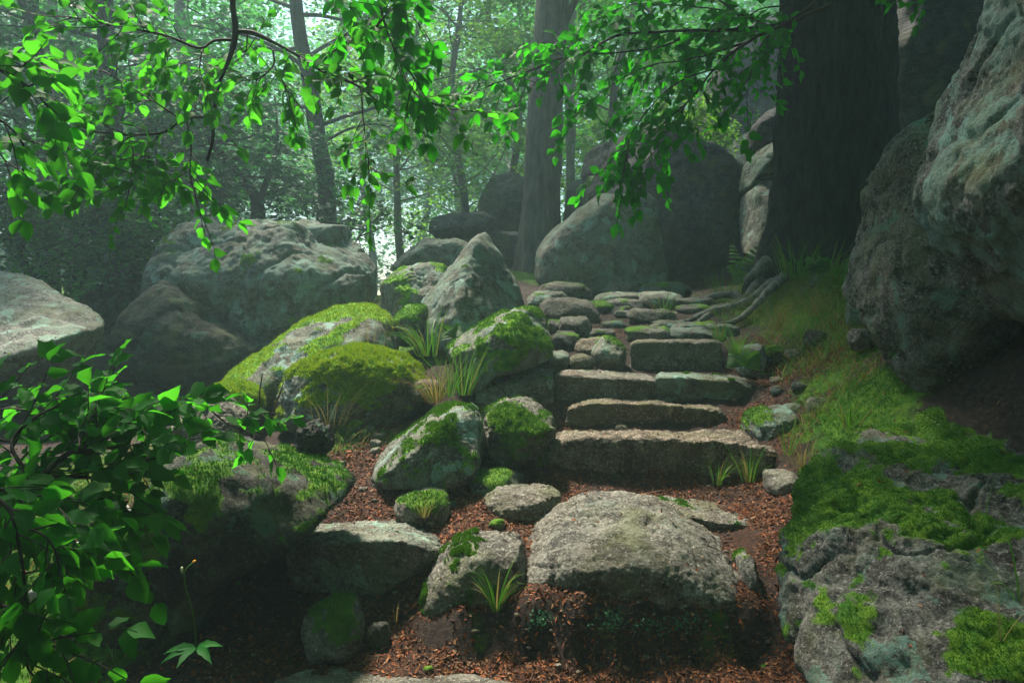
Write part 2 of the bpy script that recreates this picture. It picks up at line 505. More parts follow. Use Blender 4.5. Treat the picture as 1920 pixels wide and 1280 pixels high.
def axis(lo, d0, d1, hi, step):
    a = [d0]
    s = step
    while a[-1] < d1: a.append(a[-1] + step)
    up = [a[-1]]
    while up[-1] < hi:
        s *= 1.09; up.append(min(up[-1] + s, hi))
    s = step; dn = [a[0]]
    while dn[-1] > lo:
        s *= 1.09; dn.append(max(dn[-1] - s, lo))
    return np.array(dn[:0:-1] + a + up[1:])
gx = axis(-62, -2.4, 2.8, 62, .03)
gy = axis(-32, 2.3, 6.6, 98, .03)
GXX, GYY = np.meshgrid(gx, gy)
fx, fy = GXX.ravel(), GYY.ravel()
fz = gz(fx, fy)
GV = np.stack([fx, fy, fz], 1)
nx_, ny_ = len(gx), len(gy)
ii = np.arange((ny_ - 1) * nx_).reshape(ny_ - 1, nx_)[:, :-1].ravel()
GT = np.concatenate([np.stack([ii, ii + 1, ii + nx_ + 1], 1), np.stack([ii, ii + nx_ + 1, ii + nx_], 1)])

def blob_mask(x, y, spots):
    m = np.zeros(len(x))
    for px, d, r, a in spots:
        m = np.maximum(m, a * np.exp(-((x - X(px, d)) ** 2 + (y - d) ** 2) / (r * r)))
    return m
MOSS_SPOTS = [(1580, 5.4, .25, .7), (1520, 6.2, .25, .6), (1500, 5.1, .15, .55), (1620, 5.0, .25, .8), (1500, 4.6, .15, .7), (1460, 6.4, .2, .8), (1460, 7.2, .4, 1.0), (1640, 4.2, .35, 1.1), (1580, 4.5, .30, 1.0), (1620, 3.9, .3, 1.0), (1560, 5.0, .3, .75), (1500, 7.2, .75, 1.0), (1560, 6.6, .7, .95), (1600, 7.6, .8, 1.0), (1440, 7.6, .45, .9), (1640, 5.6, .5, .8), (1450, 8.6, .7, .9),
              (640, 4.75, .28, .9), (730, 4.75, .2, .7), (870, 5.0, .25, 1.0), (820, 4.9, .22, .9), (780, 6.4, .4, 1.0), (720, 6.8, .5, .9), (850, 6.2, .3, .9), (980, 11, .9, .9), (1010, 10, .6, .9), (800, 9.5, .8, .7),
              (1250, 9.3, .5, .75), (1180, 9.0, .4, .6), (250, 4.3, .5, .8), (100, 4.0, .6, .8), (60, 3.0, .5, 1.0), (350, 4.6, .3, .7), (1450, 4.75, .12, .6), (1150, 3.02, .10, .45), (1350, 3.02, .14, .55), (900, 3.04, .1, .45)]
LIT_SPOTS = [(1480, 5.4, .22, 1.0), (1520, 5.6, .2, .9), (1560, 6.0, .2, .8), (1430, 6.3, .2, .8), (1600, 6.6, .2, .7), (1545, 4.75, .15, .8), (1580, 7.0, .3, .6), (850, 3.75, .45, 1.1), (960, 3.75, .3, 1.0), (700, 3.9, .3, 1.0), (700, 4.5, .45, 1.1), (1440, 3.9, .3, 1.2), (1440, 3.5, .25, 1.0), (1420, 4.3, .22, .8), (1250, 4.2, .4, .8), (1050, 4.25, .25, .9), (1040, 4.9, .25, 1.0), (1430, 5.0, .28, 1.1), (1460, 5.6, .3, 1.0),
             (1100, 5.2, .4, .5), (960, 5.8, .3, 1.1), (930, 6.0, .2, 1.0), (700, 3.05, .35, .9), (900, 3.02, .35, 1.1), (1100, 2.95, .4, 1.1), (1350, 2.9, .45, 1.0), (1500, 2.7, .35, .8), (300, 4.2, .5, .6), (220, 7.4, .5, .9), (1555, 5.2, .25, 1.0), (1600, 5.9, .2, .9), (1290, 10.6, .6, .9), (1100, 6.4, .4, .5), (1500, 4.5, .2, .9), (1150, 6.8, .5, .4), (500, 2.9, .4, .5)]
g_moss = blob_mask(fx, fy, MOSS_SPOTS)
g_lit = blob_mask(fx, fy, LIT_SPOTS)
outer = sstep(5, 9, fy) * sstep(1.2, 2.6, np.abs(fx - X(1200, 8))) * .55
g_moss = np.maximum(g_moss, outer)
g_lit = np.maximum(g_lit, sstep(-.5, -3, fy) * .8)
GN = vert_normals(GV, GT)
flat = sstep(.62, .88, GN[:, 2])
g_lit = g_lit * (.15 + .85 * flat)
ground = obj('ground', GV, GT, M['ground'], attrs={'moss': g_moss, 'litter': g_lit})
tag(ground, 'dark forest floor with leaf litter and moss climbing beside the steps', None, None, 'structure')

# ------------------------------------------------------------------ rocks
_ico = {}
def ico(n):
    if n not in _ico:
        bm = bmesh.new()
        bmesh.ops.create_icosphere(bm, subdivisions=n, radius=1)
        V = np.array([v.co[:] for v in bm.verts])
        T = np.array([[v.index for v in f.verts] for f in bm.faces])
        bm.free()
        _ico[n] = (V, T)
    return _ico[n]

def poly_radius(poly, c, n=720):
    a = poly - c
    th = np.arange(n) / n * 2 * math.pi
    d = np.stack([np.cos(th), np.sin(th)], 1)
    R = np.full(n, 0.0)
    m = len(a)
    for i in range(m):
        p, q = a[i], a[(i + 1) % m]
        e = q - p
        den = d[:, 0] * e[1] - d[:, 1] * e[0]
        with np.errstate(divide='ignore', invalid='ignore'):
            t = (p[0] * e[1] - p[1] * e[0]) / den
            u = (p[0] * d[:, 1] - p[1] * d[:, 0]) / den
        ok = (t > 0) & (u >= -1e-6) & (u <= 1 + 1e-6) & np.isfinite(t)
        R = np.where(ok & (t > R), t, R)
    R = np.where(R <= 0, R[R > 0].mean(), R)
    k = np.ones(13) / 13
    R = np.convolve(np.concatenate([R[-6:], R, R[:6]]), k, 'valid')
    return R

def soft_planes(u, N, D, p):
    q = np.clip(u @ N.T, 0, None) / D
    return (q ** p).sum(axis=1)

def hull_planes(pts, c):
    bm = bmesh.new()
    for q in pts: bm.verts.new(q - c)
    bmesh.ops.convex_hull(bm, input=bm.verts)
    bm.normal_update()
    N, D = [], []
    for f in sorted(bm.faces, key=lambda f: -f.calc_area()):
        n = np.array(f.normal[:]); d = float(n @ np.array(f.verts[0].co[:]))
        if d < 0: n, d = -n, -d
        if d < 1e-4 or f.calc_area() < 1e-6: continue
        if any(n @ m > .97 for m in N): continue
        N.append(n); D.append(d)
    bm.free()
    return np.array(N), np.array(D)

ROCKS = []
def finish_rock(name, label, cat, V, T, mat, s, seed, rough, moss, fuzz, fuzz_mat, sub, group=None, fuzz_len=.016, moss_off=.010, mossdir=(0, 0, 1), near=1.0):
    rng = np.random.default_rng(seed)
    off = rng.random(3) * 50
    N = vert_normals(V, T)
    q = V + off
    disp = fbm(q / (.6 * s), 3) * .036 * s
    rdg = 1 - np.abs(gn(q / (.42 * s) + fbm(q / (.3 * s), 2)[:, None] * .25))
    disp -= np.clip(rdg - .90, 0, 1) * .22 * s
    disp += fbm(q / (.16 * s), 4, .6) * .018 * s
    if sub >= 6:
        disp += fbm(q * 26, 3, .65) * .006 + np.clip(fbm(q * 55, 2, .6), 0, 2) * .005
    V = V + N * (disp * rough)[:, None]
    N = vert_normals(V, T)
    md = unit(np.array(mossdir))
    bias, gain = moss
    mm = sstep(.05, .75, (N @ md) * gain + fbm(V * 2.6 + off, 5, .62) * .8 + bias)
    mm = mm * sstep(-.55, -.1, N[:, 2] + .25)
    V = V + N * (mm * moss_off * (1 + .9 * fbm(V * 15, 3)))[:, None]
    base = np.array([V[:, 0].mean(), V[:, 1].mean(), V[:, 2].min()])
    o = obj(name, V, T, M[mat], None, base, attrs={'moss': mm})
    tag(o, label, cat, group)
    ROCKS.append((o, V, T, mm))
    if fuzz:
        w = np.where(mm > .5, mm, 0)
        p, n = sample_surface(V, T, w, fuzz, rng)
        if len(p):
            bv, bt = blades_flat(p, n, fuzz_len, fuzz_len * .42, rng)
            mo = obj('moss', bv, bt, M[fuzz_mat], o, smooth=False)
            mo['kind'] = 'stuff'
    return o

def blades_flat(p, n, ln, wd, rng, up=.5):
    k = len(p)
    d = unit(n + rng.normal(size=(k, 3)) * .55 + np.array([0, 0, up]))
    s = unit(np.cross(d, rng.normal(size=(k, 3))))
    L = ln * rng.uniform(.5, 1.3, k)[:, None]
    W = wd * rng.uniform(.6, 1.2, k)[:, None]
    p = p - n * ln * .15
    V = np.stack([p - s * W * .5, p + s * W * .5, p + d * L], 1).reshape(-1, 3)
    return V, np.arange(k * 3).reshape(k, 3)

def boulder(label, outline, d0, d1, mat='granite', sub=6, rough=1.0, lean=0.0, k=2.7, cuts=12, moss=(-.9, .6), fuzz=0, fuzz_mat='moss', name='boulder', cat='boulder', group=None, seed=None, cutdepth=.86, planes=(), **kw):
    """boulder whose outline is known: solid round the outline, from distance d0 to d1"""
    seed = seed if seed is not None else abs(hash_(label))
    rng = np.random.default_rng(seed)
    dm = (d0 + d1) / 2
    W = np.array([P(x, y, dm) for x, y in outline])
    poly = W[:, [0, 2]]
    c2 = (poly.max(0) + poly.min(0)) / 2
    c = np.array([c2[0], dm, c2[1]])
    R = poly_radius(poly, c2)
    ext = np.array([np.ptp(poly[:, 0]) / 2, (d1 - d0) / 2, np.ptp(poly[:, 1]) / 2])
    u0, T = ico(sub)
    u = unit(u0 * ext)
    th = (np.arctan2(u[:, 2], u[:, 0]) % (2 * math.pi)) / (2 * math.pi) * len(R)
    Rr = np.interp(th, np.arange(len(R) + 1), np.append(R, R[0]))
    rho = np.hypot(u[:, 0], u[:, 2])
    inv = ((rho / Rr) ** k + (np.abs(u[:, 1]) / ext[1]) ** k)
    r = inv ** (-1 / k)
    if cuts:
        Nn = unit(rng.normal(size=(cuts, 3)) * np.array([.8, 1, .8]) + np.array([0, -.55, .1]))
        sup = np.array([(n * ext) @ (n * ext) for n in Nn]) ** .5
        D = sup * rng.uniform(cutdepth - .06, cutdepth + .1, cuts)
        if planes:
            Np = unit(np.array([q[0] for q in planes]))
            Dp = np.array([q[1] * math.sqrt(float((n * ext) @ (n * ext))) for n, q in zip(Np, planes)])
            Nn, D = np.concatenate([Nn, Np]), np.concatenate([D, Dp])
        p = 30
        r = (r ** -p + soft_planes(u, Nn, D, p)) ** (-1 / p)
    V = c + u * r[:, None]
    V[:, 2] += lean * (V[:, 1] - dm)
    s = float(np.cbrt(ext[0] * ext[1] * ext[2])) * 1.6
    return finish_rock(name, label, cat, V, T, mat, s, seed, rough, moss, fuzz, fuzz_mat, sub, group, **kw)

def hash_(s):
    h = 2166136261
    for ch in s: h = ((h ^ ord(ch)) * 16777619) & 0xffffffff
    return h

def block(label, pts, mat='granite', sub=6, rough=1.0, p=16, foot=None, moss=(-.9, .6), fuzz=0, fuzz_mat='moss', name='boulder', cat='boulder', group=None, seed=None, **kw):
    """rock given by its visible corners (column, row, distance); foot continues it down to a height"""
    seed = seed if seed is not None else abs(hash_(label))
    W = np.array([P(*q) for q in pts])
    if foot is not None:
        low = W.copy(); low[:, 2] = foot + CZ
        W = np.concatenate([W, low])
    lo, hi = W.min(0), W.max(0)
    c = (lo + hi) / 2
    c = c * .5 + W.mean(0) * .5
    N, D = hull_planes(W, c)
    ext = (hi - lo) / 2
    u0, T = ico(sub)
    u = unit(u0 * ext)
    r = soft_planes(u, N, D, p) ** (-1 / p)
    V = c + u * r[:, None]
    vlo, vhi = V.min(0), V.max(0)
    V = lo + (V - vlo) / (vhi - vlo) * (hi - lo)
    s = float(np.cbrt(ext[0] * ext[1] * ext[2])) * 1.6
    return finish_rock(name, label, cat, V, T, mat, s, seed, rough, moss, fuzz, fuzz_mat, sub, group, **kw)

# ---- the stairs, bottom to top
ST = 'stone steps climbing the path'
boulder('broad domed step stone pitted with pale crystals, lowest and largest on the stairs',
      [(970, 1092), (976, 1050), (1000, 1018), (1050, 990), (1105, 972), (1180, 964), (1250, 976), (1310, 1003), (1360, 1034), (1402, 1074), (1414, 1106), (1395, 1128), (1300, 1138), (1180, 1142), (1060, 1132), (1000, 1114)],
      3.02, 3.98, 'granite', 7, .8, .16, 3.4, 5, (-.62, .45), 3500, mossdir=(.1, -.7, -.2), name='step_stone', cat='step stone', group=ST, cutdepth=.90)
block('flat topped front step stone with a shadowed mossy face, left end of the lowest step',
      [(538, 1030, 3.36), (590, 1016, 3.32), (700, 1014, 3.30), (780, 1020, 3.32), (826, 1034, 3.46), (540, 1098, 3.36), (640, 1116, 3.33), (735, 1106, 3.34), (800, 1082, 3.44),
       (575, 992, 3.72), (640, 976, 3.86), (720, 966, 3.92), (790, 978, 3.86), (830, 1006, 3.66)], 'granite_pale', 7, .8, 24, None, (-.75, .5), 1500, mossdir=(0, -.8, -.1), name='step_stone', cat='step stone', group=ST)
boulder('sloping wedge of granite with moss along its lower left edge, between two step stones',
      [(784, 1150), (786, 1110), (815, 1062), (850, 1030), (885, 1006), (935, 1000), (976, 1012), (986, 1060), (978, 1100), (915, 1128), (840, 1152)],
      3.12, 3.62, 'granite', 6, .8, .12, 3.2, 4, (-.15, .5), 6000, mossdir=(-.6, -.5, .1), name='step_stone', cat='step stone', group=ST, cutdepth=.92)
block('long straight stone step with a worn pale tread and dark earthy face, tallest riser',
      [(1018, 838, 4.44), (1060, 824, 4.40), (1200, 823, 4.38), (1380, 827, 4.40), (1450, 842, 4.46), (1040, 812, 4.85), (1120, 806, 4.90), (1300, 808, 4.90), (1432, 818, 4.84),
       (1020, 890, 4.43), (1455, 905, 4.45), (1200, 912, 4.40)], 'granite_step', 7, 1.25, 16, -1.02, (-1.3, .4), 0, name='step_stone', cat='step stone', group=ST)
block('narrow straight stone step with green algae on its face, second above the worn tread',
      [(1062, 760, 5.04), (1090, 754, 5.02), (1200, 756, 5.0), (1330, 764, 5.02), (1362, 776, 5.06), (1070, 750, 5.28), (1200, 748, 5.30), (1335, 757, 5.26), (1060, 800, 5.04), (1364, 806, 5.06)],
      'granite_step', 6, 1.25, 16, -.80, (-1.0, .4), 500, name='step_stone', cat='step stone', group=ST)
block('squared step stone with a reddish hump on its back edge, middle of the third riser',
      [(1040, 706, 5.32), (1100, 700, 5.30), (1180, 706, 5.28), (1236, 716, 5.32), (1050, 698, 5.6), (1110, 690, 5.85), (1170, 690, 5.85), (1225, 704, 5.6), (1042, 752, 5.32), (1236, 755, 5.32)],
      'granite', 6, .7, 15, -.64, (-1.05, .5), 0, name='step_stone', cat='step stone', group=ST)
block('greenish step stone with rounded right shoulder, right end of the third riser',
      [(1228, 708, 5.34), (1290, 710, 5.30), (1380, 712, 5.32), (1420, 726, 5.40), (1235, 697, 5.7), (1300, 698, 5.8), (1400, 706, 5.7), (1230, 756, 5.34), (1418, 756, 5.38)],
      'granite_lichen', 6, .8, 14, -.64, (-.8, .5), 700, name='step_stone', cat='step stone', group=ST)
block('pale hump backed step stone stained green, left end of the third riser',
      [(890, 735, 5.22), (930, 722, 5.18), (1000, 718, 5.2), (1038, 712, 5.26), (905, 712, 5.6), (960, 700, 5.65), (1010, 689, 5.7), (1036, 690, 5.65), (900, 758, 5.22), (1036, 755, 5.26)],
      'granite_pale', 6, .9, 12, -.70, (-.45, .6), 900, name='step_stone', cat='step stone', group=ST)
block('blocky dark step stone with a flat top, right part of the fourth riser',
      [(1182, 645, 5.92), (1230, 640, 5.90), (1300, 641, 5.90), (1350, 647, 5.94), (1190, 637, 6.3), (1300, 636, 6.4), (1345, 640, 6.3), (1184, 694, 5.92), (1350, 692, 5.94)],
      'granite', 6, .8, 15, -.50, (-.95, .5), 400, name='step_stone', cat='step stone', group=ST)
block('rounded step stone with yellowish lichen, topmost riser below the roots',
      [(1256, 612, 6.6), (1290, 606, 6.58), (1345, 610, 6.6), (1385, 616, 6.65), (1262, 604, 6.9), (1330, 604, 7.0), (1380, 608, 6.9), (1256, 636, 6.6), (1385, 636, 6.65)],
      'granite_lichen', 5, .9, 12, -.28, (-.7, .5), 300, name='step_stone', cat='step stone', group=ST)
block('low flat slab sunk in the tread under the tallest riser',
      [(1083, 930, 4.12), (1140, 932, 4.08), (1214, 938, 4.12), (1085, 920, 4.3), (1150, 918, 4.32), (1212, 926, 4.3)], 'granite_step', 5, .7, 14, -1.08, (-1.3, .4), 0, name='step_stone', cat='step stone', group=ST)
block('long low step stone with pale flecks, behind the right shoulder of the domed stone',
      [(1216, 945, 3.98), (1260, 960, 3.90), (1330, 990, 3.78), (1400, 1003, 3.76), (1425, 985, 3.9), (1240, 928, 4.2), (1330, 938, 4.2), (1400, 950, 4.14), (1425, 965, 4.05)],
      'granite', 6, .8, 12, -1.12, (-.75, .5), 500, name='step_stone', cat='step stone', group=ST)
block('flat worn granite slab flush with the earth at the foot of the stairs',
      [(520, 1268, 2.86), (600, 1246, 2.98), (720, 1243, 3.0), (850, 1254, 2.94), (985, 1282, 2.82), (900, 1330, 2.6), (560, 1330, 2.6), (480, 1300, 2.72)], 'granite', 6, .35, 16, -1.5, (-1.5, .3), 0, name='step_stone', cat='step stone', group=ST)

# ---- small stones along and on the path
SM = 'small stones along the path'
def stone(label, px, py, w, h, d, mat='granite', depth=None, sub=5, moss=(-.45, .6), fuzz=0, **kw):
    """small stone: px,py the middle of its foot, w,h its size in photograph pixels"""
    rng = np.random.default_rng(hash_(label))
    n = 12
    th = np.arange(n) / n * 2 * math.pi
    e = .62
    ox = np.sign(np.cos(th)) * np.abs(np.cos(th)) ** e * rng.uniform(.82, 1.05, n)
    oy = np.sign(np.sin(th)) * np.abs(np.sin(th)) ** e * rng.uniform(.82, 1.05, n)
    o = [(px + a * w / 2, py - h * .42 - b * h * .58) for a, b in zip(ox, oy)]
    dp = depth or w / F * d * .8
    kw.setdefault('name', 'stone'); kw.setdefault('cat', 'stone'); kw.setdefault('group', SM)
    return boulder(label, o, d - dp / 2, d + dp / 2, mat, min(sub, 5) if w < 130 else sub, 1.0, .1, 2.4, 5, moss, fuzz, **kw)

boulder('pale green mossy stone with a sloping top, right of the tallest riser', [(1400, 800), (1408, 785), (1440, 775), (1482, 768), (1492, 780), (1495, 815), (1488, 840), (1430, 842), (1402, 828)], 4.6, 5.05, 'granite_lichen', 6, .8, .2, 3, 4, (-.15, .7), 900, name='stone', cat='stone', group=SM)
stone('rounded mossy stone with a pale crown on the fourth riser', 1142, 692, 66, 62, 5.95, 'granite_pale', .4, 5, (-.25, .5), 500)
stone('grey stone beside the grass tuft right of the fourth riser', 1408, 700, 58, 56, 5.75, 'granite_lichen', .35, 5, (-.4, .6), 300)
stone('dark mossy stone half sunk right of the grey one', 1450, 682, 40, 34, 5.8, 'granite_dark', None, 5, (-.1, .6), 200)
stone('low green tinged stone on the litter left of the rounded mossy one', 1030, 692, 90, 36, 5.85, 'granite_lichen', .35, 5, (-.35, .6), 300)
stone('small dark stone left of the rounded mossy one', 1090, 697, 56, 34, 5.8, 'granite', None, 5, (-.7, .6))
stone('flat sliver of stone left of the low green tinged one', 985, 688, 60, 16, 5.95, 'granite_pale', .2, 4)
stone('knobbly pebble crusted ledge stone, lower left of the path top', 1075, 626, 78, 34, 6.9, 'granite', .4, 6)
stone('dark hollow sided stone under the knobbly ledge', 1060, 657, 60, 34, 6.4, 'granite_dark', .3, 5)
stone('knobbly stone at the left end of the ledge', 1040, 625, 30, 26, 6.95, 'granite', .25, 5)
stone('broken rubble stone strewn with pebbles, centre of the path top', 1215, 640, 92, 28, 6.6, 'granite', .4, 6)
stone('smooth grey stone lying flat in the hollow of the path', 1120, 635, 70, 20, 6.85, 'granite', .35, 5)
stone('brownish stone behind the rounded mossy one', 1115, 668, 80, 34, 6.3, 'granite_step', .35, 5)
stone('pale pebble on the hollow of the path', 1152, 613, 20, 10, 7.1, 'granite_pale', None, 4)
stone('broad brown ledge stone left of the path top', 1065, 606, 120, 48, 7.6, 'granite', .7, 6, (-.6, .6), 300)
stone('pale flat ledge stone behind the broad brown one', 1030, 572, 90, 26, 8.2, 'granite_pale', .6, 5)
stone('mossy low stone in front of the great pale block', 1115, 590, 84, 26, 8.0, 'granite_lichen', .5, 5, (-.3, .6), 300)
stone('small square stone below the great pale block', 1165, 598, 44, 24, 7.8, 'granite_dark', .3, 4)
stone('grey stone wedged among the roots', 1180, 580, 50, 20, 8.2, 'granite_lichen', None, 4)
stone('dark stump like stone on the path crest', 1193, 572, 24, 18, 8.6, 'granite_dark', None, 4)
stone('small reddish stone at the foot of the third riser, left', 1165, 808, 26, 13, 4.95, 'granite_step', None, 4)
stone('round mossy stone in front of the litter slope, with grass on its foot', 795, 974, 118, 54, 3.85, 'granite', .35, 6, (-.35, .6), 900)
stone('tapering stone leaning behind the flecked one', 932, 950, 108, 68, 4.15, 'granite_lichen', .4, 6, (-.5, .6), 600)
stone('flecked stone with a flat crown, left of the domed step', 980, 984, 150, 70, 3.95, 'granite', .42, 6, (-.6, .6), 600)
stone('tiny pale stone on top of the sloping wedge', 902, 1000, 30, 26, 3.8, 'granite_pale', None, 4)
stone('small round stone standing alone on the bare earth, low left', 628, 1218, 116, 92, 3.08, 'granite', .32, 6, (-.35, .5), 900)
stone('little dark stone at the right foot of the lone round one', 708, 1206, 48, 42, 3.1, 'granite_dark', None, 5, (-.4, .5))
stone('narrow side stone against the right end of the domed step', 1404, 1118, 36, 80, 3.28, 'granite', .25, 5, (-.3, .5), 300)
stone('grey stone poking from the bank above the red litter', 1535, 775, 50, 30, 4.75, 'granite', None, 5)
stone('grey stone half buried in moss below the overhang', 1490, 800, 60, 44, 4.95, 'granite_lichen', None, 5, (-.5, .6), 200)
stone('dark knuckled stone in the grassy bank', 1530, 655, 46, 40, 5.7, 'granite_dark', None, 5)
stone('grey stone under the left foot of the overhang', 1612, 652, 50, 40, 5.0, 'granite', None, 5)
stone('teal lichen stone against the left foot of the overhang', 1605, 610, 40, 52, 5.4, 'granite_lichen', None, 5)
stone('pebbly stone at the edge of the red litter, right', 1465, 920, 70, 36, 4.15, 'granite', .3, 5)
stone('small brown stone in the earth wall', 945, 1203, 18, 14, 3.12, 'granite_step', .06, 4)
stone('small stone on the left litter slope', 712, 828, 32, 18, 4.75, 'granite_lichen', None, 4)
stone('brown log shaped stone on the litter behind the dark one', 800, 748, 74, 36, 5.05, 'granite_step', .25, 5)

# ---- mossy boulders left of the stairs
boulder('low rounded boulder streaked with moss, touching the left end of the tallest riser', [(700, 880), (712, 860), (760, 820), (810, 785), (850, 770), (890, 775), (910, 800), (915, 840), (905, 875), (860, 895), (780, 897), (720, 892)], 3.9, 4.75, 'granite_mossy', 6, .8, .15, 2.4, 5, (-.05, .55), 14000)
boulder('knobbly boulder with a mossy brow, between the tallest riser and the streaked one', [(905, 860), (905, 820), (912, 780), (940, 760), (985, 752), (1025, 765), (1045, 790), (1038, 815), (1015, 835), (1000, 858), (950, 866)], 4.25, 4.95, 'granite', 6, 1.2, .1, 2.4, 6, (-.1, .6), 8000)
boulder('elongated boulder with a mossy back, in front of the pointed one', [(830, 690), (830, 660), (855, 640), (900, 612), (940, 586), (1000, 577), (1024, 592), (1034, 640), (1030, 668), (985, 685), (930, 700), (900, 735), (850, 740), (832, 720)], 5.05, 6.1, 'granite_mossy', 6, .7, .1, 2.4, 5, (.10, .6), 16000, mossdir=(.35, -.3, .7))
boulder('boulder thickly covered in yellow green moss, beside the litter slope', [(524, 780), (534, 730), (555, 695), (600, 668), (650, 658), (710, 664), (765, 680), (795, 715), (785, 765), (740, 792), (640, 806), (560, 802)], 4.75, 5.7, 'granite_mossy', 6, .9, .1, 2.5, 5, (.22, .5), 36000, 'moss_bright', fuzz_len=.022, moss_off=.022)
boulder('long sloping boulder with a yellow moss ridge, behind the thickly mossed one', [(412, 722), (450, 690), (520, 648), (560, 612), (620, 586), (690, 584), (725, 600), (745, 640), (738, 672), (640, 700), (560, 740), (520, 775), (460, 770)], 5.35, 6.9, 'granite_mossy', 6, .7, .18, 2.5, 5, (-.05, .95), 18000, 'moss_bright', mossdir=(-.55, .25, .8), fuzz_len=.02, moss_off=.018)
boulder('small rock capped by a round yellow moss cushion, above the dark rock', [(388, 765), (392, 735), (420, 722), (455, 724), (480, 740), (484, 768), (440, 785), (400, 780)], 4.9, 5.4, 'granite_mossy', 6, .7, .1, 2.4, 3, (.5, .7), 9000, 'moss_bright', fuzz_len=.018, moss_off=.02)
boulder('grey rock half hidden by the leafy branch, left of the moss cushion', [(335, 850), (340, 790), (370, 750), (410, 748), (450, 790), (450, 850), (400, 870)], 4.3, 5.0, 'granite', 6, 1., .1, 2.4, 5)
block('pointed pyramid boulder with teal lichen on its bright left side', [(905, 438, 6.65), (898, 446, 6.5), (776, 604, 6.6), (800, 555, 6.9), (876, 500, 6.22), (868, 560, 5.98), (872, 628, 5.86), (945, 478, 6.7), (985, 560, 6.62), (986, 590, 6.5), (940, 622, 6.1),
       (800, 640, 6.15), (778, 622, 6.35), (965, 560, 7.3), (830, 550, 7.4), (905, 470, 7.15)], 'granite_lichen', 6, .75, 20, -.30, (-.8, .7), 1200)
boulder('squat boulder with a mossy flat top, left behind the pointed one', [(712, 590), (715, 525), (740, 500), (790, 495), (835, 500), (850, 530), (810, 600), (740, 606)], 7.0, 8.4, 'granite_mossy', 6, .9, .05, 2.8, 5, (-.3, .7), 3000)
stone('moss covered hump wedged between the ridge boulder and the pointed one', 770, 640, 74, 70, 6.35, 'granite_mossy', .5, 6, (.3, .6), 3500, name='boulder', cat='boulder', group=None)
boulder('low pale boulder behind the squat mossy topped one', [(735, 505), (760, 475), (800, 448), (860, 447), (900, 470), (890, 510)], 9.0, 10.6, 'granite_pale', 6, .9, .1, 2.6, 5, (-.6, .7), 0)
boulder('flat hazy slab lying on rocks left of the straight trunk', [(806, 436), (812, 412), (850, 402), (910, 400), (935, 412), (925, 435), (880, 447), (820, 447)], 11.2, 12.8, 'granite_far', 6, .8, .05, 2.8, 4)
boulder('hazy dark boulder beneath the flat slab', [(850, 500), (860, 445), (900, 435), (985, 440), (990, 500)], 11.5, 13.0, 'granite_far', 5, 1., 0, 2.6, 5)
boulder('tall hazy rock behind the straight trunk, left side', [(895, 480), (900, 380), (920, 335), (960, 325), (1000, 350), (1010, 480)], 13.2, 15.0, 'granite_far', 5, 1., 0, 2.8, 6)
boulder('great split boulder with lichen and a dark crumbling left nose', [(305, 490), (330, 445), (358, 414), (400, 408), (440, 420), (520, 418), (570, 424), (600, 455), (645, 462), (690, 475), (716, 500), (712, 560), (690, 590), (600, 604), (540, 640), (450, 690), (360, 690), (320, 600), (300, 540)], 7.4, 9.6, 'granite_lichen', 7, 1.1, .22, 3.0, 6, (-.45, .5), 5000)
boulder('squared slab sitting on the crest of the great split boulder', [(560, 462), (562, 424), (600, 420), (645, 422), (649, 440), (647, 466), (600, 470)], 8.4, 9.4, 'granite_lichen', 6, .6, .1, 4.5, 3)
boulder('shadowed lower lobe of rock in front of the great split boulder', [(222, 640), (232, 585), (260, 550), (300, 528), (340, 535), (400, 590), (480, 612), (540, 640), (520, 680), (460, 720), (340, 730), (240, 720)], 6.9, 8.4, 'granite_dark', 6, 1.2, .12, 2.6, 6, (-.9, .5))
block('long tilted slab with a pale lit top and dark undercut, far left', [(-120, 508, 7.3), (0, 503, 7.2), (60, 518, 7.05), (130, 553, 6.8), (205, 590, 6.35), (206, 604, 6.2), (150, 618, 5.75), (80, 650, 5.45), (0, 676, 5.25), (-120, 706, 5.1),
       (192, 655, 6.45), (100, 715, 6.0), (0, 745, 5.8), (-120, 765, 5.7), (130, 770, 6.5), (-110, 790, 6.4), (110, 735, 7.3), (-110, 745, 7.3)], 'granite_pale', 6, .6, 18, None, (-1.0, .5))
boulder('dim rounded boulder in the gap behind the tilted slab', [(228, 545), (235, 505), (265, 490), (305, 492), (330, 520), (310, 560), (250, 565)], 9.6, 10.8, 'granite_far', 6, 1., .1, 2.5, 5)
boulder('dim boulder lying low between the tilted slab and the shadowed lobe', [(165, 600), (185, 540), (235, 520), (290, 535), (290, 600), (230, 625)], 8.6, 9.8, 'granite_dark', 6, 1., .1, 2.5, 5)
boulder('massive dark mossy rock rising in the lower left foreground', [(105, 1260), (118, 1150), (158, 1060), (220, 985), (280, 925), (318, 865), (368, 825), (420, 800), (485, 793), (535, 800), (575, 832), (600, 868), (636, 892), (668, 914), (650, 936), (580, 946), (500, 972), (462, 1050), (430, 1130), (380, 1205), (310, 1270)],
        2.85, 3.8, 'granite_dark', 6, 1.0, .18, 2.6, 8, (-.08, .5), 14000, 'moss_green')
boulder('rough black knob of rock on the crest of the massive dark rock', [(560, 835), (566, 800), (590, 788), (615, 800), (625, 825), (612, 850), (580, 852)], 3.55, 3.85, 'granite_dark', 6, 1.6, 0, 2.3, 6)

